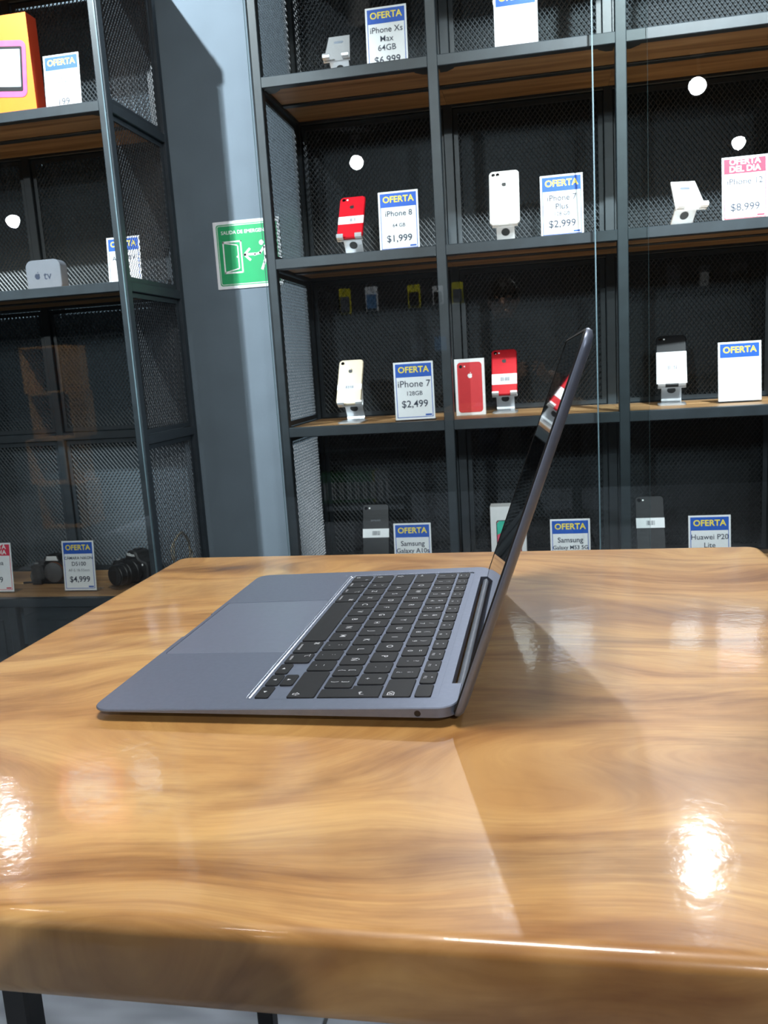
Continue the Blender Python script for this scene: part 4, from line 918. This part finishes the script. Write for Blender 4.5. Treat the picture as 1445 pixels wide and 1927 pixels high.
for k, (x, z, lb) in enumerate(((-2.98, FLOOR, 'open wooden crate at the bottom of the stack by the left wall'), (-3.02, FLOOR+0.30, 'open wooden crate second from the floor in the stack'), (-2.96, FLOOR+0.60, 'open wooden crate third from the floor in the stack'), (-2.98, FLOOR+0.90, 'open wooden crate on top of the stack by the left wall'))):
    root = empty('wooden_crate', (x, -1.60, z), (0, 0, 0.12*(k % 2))); tag(root, lb, 'crate', 'stacked wooden crates')
    for nm, a, b in (('side_board', (-0.15, -0.14, 0), (-0.138, 0.14, 0.30)), ('side_board', (0.138, -0.14, 0), (0.15, 0.14, 0.30)), ('bottom_board', (-0.138, -0.14, 0), (0.138, 0.14, 0.012)), ('top_board', (-0.138, -0.14, 0.288), (0.138, 0.14, 0.30)), ('back_board', (-0.138, -0.14, 0.012), (0.138, -0.128, 0.288))):
        MB().box(a, b).build(nm, M_crate, root, smooth=0)

# ------------------------------------------------------------------ the photographer, leaning in behind the table with the phone
def person():
    root = empty('person', (0.0, -1.30, FLOOR)); tag(root, 'person in a dark grey shirt leaning forward, taking a photo with a phone', 'person')
    mb = MB()
    def cone(a, b, ra, rb, seg=14):
        a = Vector(a); b = Vector(b); n = 4; d = (b-a)
        pts = [a - d.normalized()*ra*0.98, a - d.normalized()*ra*0.7, a] + [a+d*(i/n) for i in range(1, n)] + [b, b+d.normalized()*rb*0.7, b+d.normalized()*rb*0.98]
        rad = [ra*0.15, ra*0.72, ra]+[ra+(rb-ra)*i/n for i in range(1, n)]+[rb, rb*0.72, rb*0.15]
        mb.tube(pts, rad, seg)
    def ell(c, r, M=None, seg=20):
        rings = []
        for i in range(1, 12):
            a = PI*i/12-PI/2; rings.append([(r[0]*math.cos(a)*math.cos(2*PI*k/seg), r[1]*math.cos(a)*math.sin(2*PI*k/seg), r[2]*math.sin(a)) for k in range(seg)])
        mb.loft(rings, M=T(*c) @ (M or Matrix.Identity(4)))
    # legs
    for hip, knee, ank, toe in (((-0.09, -1.44, 0.08), (-0.12, -1.28, -0.30), (-0.13, -1.34, -0.68), (-0.15, -1.20, -0.715)), ((0.09, -1.46, 0.08), (0.11, -1.38, -0.30), (0.12, -1.52, -0.68), (0.15, -1.38, -0.715))):
        cone(hip, knee, 0.085, 0.058); cone(knee, ank, 0.056, 0.040); cone(ank, toe, 0.038, 0.034); cone((ank[0], ank[1]-0.02, -0.712), toe, 0.037, 0.034)
    # trunk
    lean_ = RX(-math.radians(56))
    cone((-0.055, -1.44, 0.12), (0.055, -1.44, 0.12), 0.115, 0.115, 18)
    cone((0, -1.43, 0.14), (0, -1.26, 0.235), 0.125, 0.130, 18); cone((-0.06, -1.26, 0.235), (-0.07, -1.12, 0.315), 0.105, 0.10, 18); cone((0.06, -1.26, 0.235), (0.07, -1.12, 0.315), 0.105, 0.10, 18)
    cone((-0.15, -1.07, 0.335), (0.15, -1.07, 0.335), 0.066, 0.066, 16)
    cone((0, -1.07, 0.36), (0, -0.975, 0.425), 0.056, 0.052)
    # head
    Mh = RX(-math.radians(14)); hc = (0, -0.935, 0.485)
    ell(hc, (0.073, 0.092, 0.108), Mh)
    ell((0, -0.905, 0.425), (0.052, 0.058, 0.045), Mh); cone((0, -0.842, 0.488), (0, -0.822, 0.462), 0.009, 0.014, 10)
    for s in (-1, 1):
        ell((s*0.074, -0.935, 0.478), (0.010, 0.018, 0.030), Mh, 10); ell((s*0.028, -0.852, 0.500), (0.022, 0.012, 0.008), Mh, 10)
    cone((-0.018, -0.843, 0.430), (0.018, -0.843, 0.430), 0.007, 0.007, 8)
    # arms
    SH = {1: (0.17, -1.06, 0.33), -1: (-0.17, -1.06, 0.33)}; EL = {1: (0.30, -0.86, 0.12), -1: (-0.10, -0.84, 0.11)}; WR = {1: (0.205, -0.66, 0.085), -1: (0.048, -0.665, 0.085)}
    for s in (1, -1):
        cone(SH[s], EL[s], 0.052, 0.041); cone(EL[s], WR[s], 0.040, 0.027)
        px = PC.x + s*0.040
        palm = Vector((px+s*0.012, PC.y-0.016, PC.z-0.012)); cone(WR[s], palm, 0.026, 0.023)
        cone(palm+Vector((0, 0, -0.022)), palm+Vector((0, 0, 0.022)), 0.020, 0.019, 10)
        for k, (dz_, ln) in enumerate(((0.034, 0.030), (0.014, 0.036), (-0.006, 0.034), (-0.026, 0.026))):
            a = palm+Vector((s*0.002, 0.010, dz_)); b_ = Vector((px+s*0.004, PC.y+0.014, a.z+0.006)); c_ = Vector((px-s*ln*0.75, PC.y+0.0145, a.z+0.010))
            cone(a, b_, 0.0088, 0.0085, 8); cone(b_, c_, 0.0083, 0.0072, 8)
        a = palm+Vector((-s*0.002, -0.010, 0.018)); b_ = Vector((px-s*0.002, PC.y-0.020, a.z+0.018)); c_ = Vector((px-s*0.020, PC.y-0.016, a.z+0.034))
        cone(a, b_, 0.0105, 0.0098, 8); cone(b_, c_, 0.0095, 0.008, 8)
    me0 = mb.mesh('body', M_skin, 0); o = bpy.data.objects.new('body', me0); C.objects.link(o)
    md = o.modifiers.new('r', 'REMESH'); md.mode = 'VOXEL'; md.voxel_size = 0.0065
    ms = o.modifiers.new('s', 'SMOOTH'); ms.factor = 0.5; ms.iterations = 4
    bpy.context.view_layer.update(); dg_ = bpy.context.evaluated_depsgraph_get()
    me1 = bpy.data.meshes.new_from_object(o.evaluated_get(dg_), depsgraph=dg_)
    bpy.data.objects.remove(o)
    me1.materials.clear()
    for m_ in (M_skin, M_shirt, M_jeans, M_shoe): me1.materials.append(m_)
    mi = []
    for p in me1.polygons:
        c = p.center
        if c.z < -0.66: i = 3
        elif c.z < 0.0 + (c.y+1.44)*0.4 and c.y < -1.2: i = 2
        elif c.y < -1.36 and c.z < 0.17: i = 2
        elif (c.z > 0.395 and c.y > -1.03) or (c.y > -0.70): i = 0
        else: i = 1
        mi.append(i)
    me1.polygons.foreach_set('material_index', mi); me1.polygons.foreach_set('use_smooth', [True]*len(mi)); me1.update()
    inv = T(0.0, 1.30, -FLOOR)
    obj('body', me1, root, inv)
    mh = MB(); rings = []
    for i in range(5, 13):
        a = PI*i/13-PI/2; rings.append([(0.080*math.cos(a)*math.cos(2*PI*k/24), -0.008+0.099*math.cos(a)*math.sin(2*PI*k/24), 0.118*math.sin(a)+(0.050 if math.sin(2*PI*k/24) > 0.25 else 0.0)*(1-(i-5)/7)) for k in range(24)])
    mh.loft(rings, M=T(*hc) @ Mh); mh.build('hair', M_hair, root, M=inv)
    for s in (-1, 1): MB().lathe([(0.002, -0.010), (0.008, -0.006), (0.010, 0.0), (0.008, 0.006), (0.002, 0.010)], 12).build('eye', M_eye, root, M=inv @ T(s*0.028, -0.852, 0.486))
M_skin = simple('skin', srgb(196, 150, 122), 0.5, 0, 0.05, 30); M_shirt = simple('shirt_cotton', srgb(44, 46, 50), 0.9, 0, 0.1, 80); M_jeans = simple('denim', srgb(40, 48, 66), 0.9, 0, 0.15, 120)
M_shoe = simple('shoe_leather', (0.02, 0.02, 0.02), 0.5); M_hair = simple('hair', (0.012, 0.009, 0.007), 0.6, 0, 0.3, 200); M_eye = simple('eye', (0.03, 0.02, 0.015), 0.15)
PC = Vector((0.1508, -0.5646, 0.1907)) - 0.025*_r2 - 0.060*_u2 - 0.010*_f
person()
ph = empty('held_phone', PC); ph.matrix_basis = T(*PC) @ Matrix((_r2, _u2, -_f)).transposed().to_4x4(); tag(ph, 'dark phone held up in both hands by the leaning person', 'phone')
MB().prism(rrect(-0.0355, -0.072, 0.0355, 0.072, 0.010, 5), -0.0038, 0.0038, bev=0.001).build('body', M_pblack, ph)
MB().prism(rrect(-0.033, -0.069, 0.033, 0.069, 0.008, 5), 0.0038, 0.0041).build('screen', M_screen, ph)
MB().prism(rrect(0.018, 0.042, 0.030, 0.068, 0.005, 4), -0.0052, -0.0038).build('camera_bump', M_black, ph)
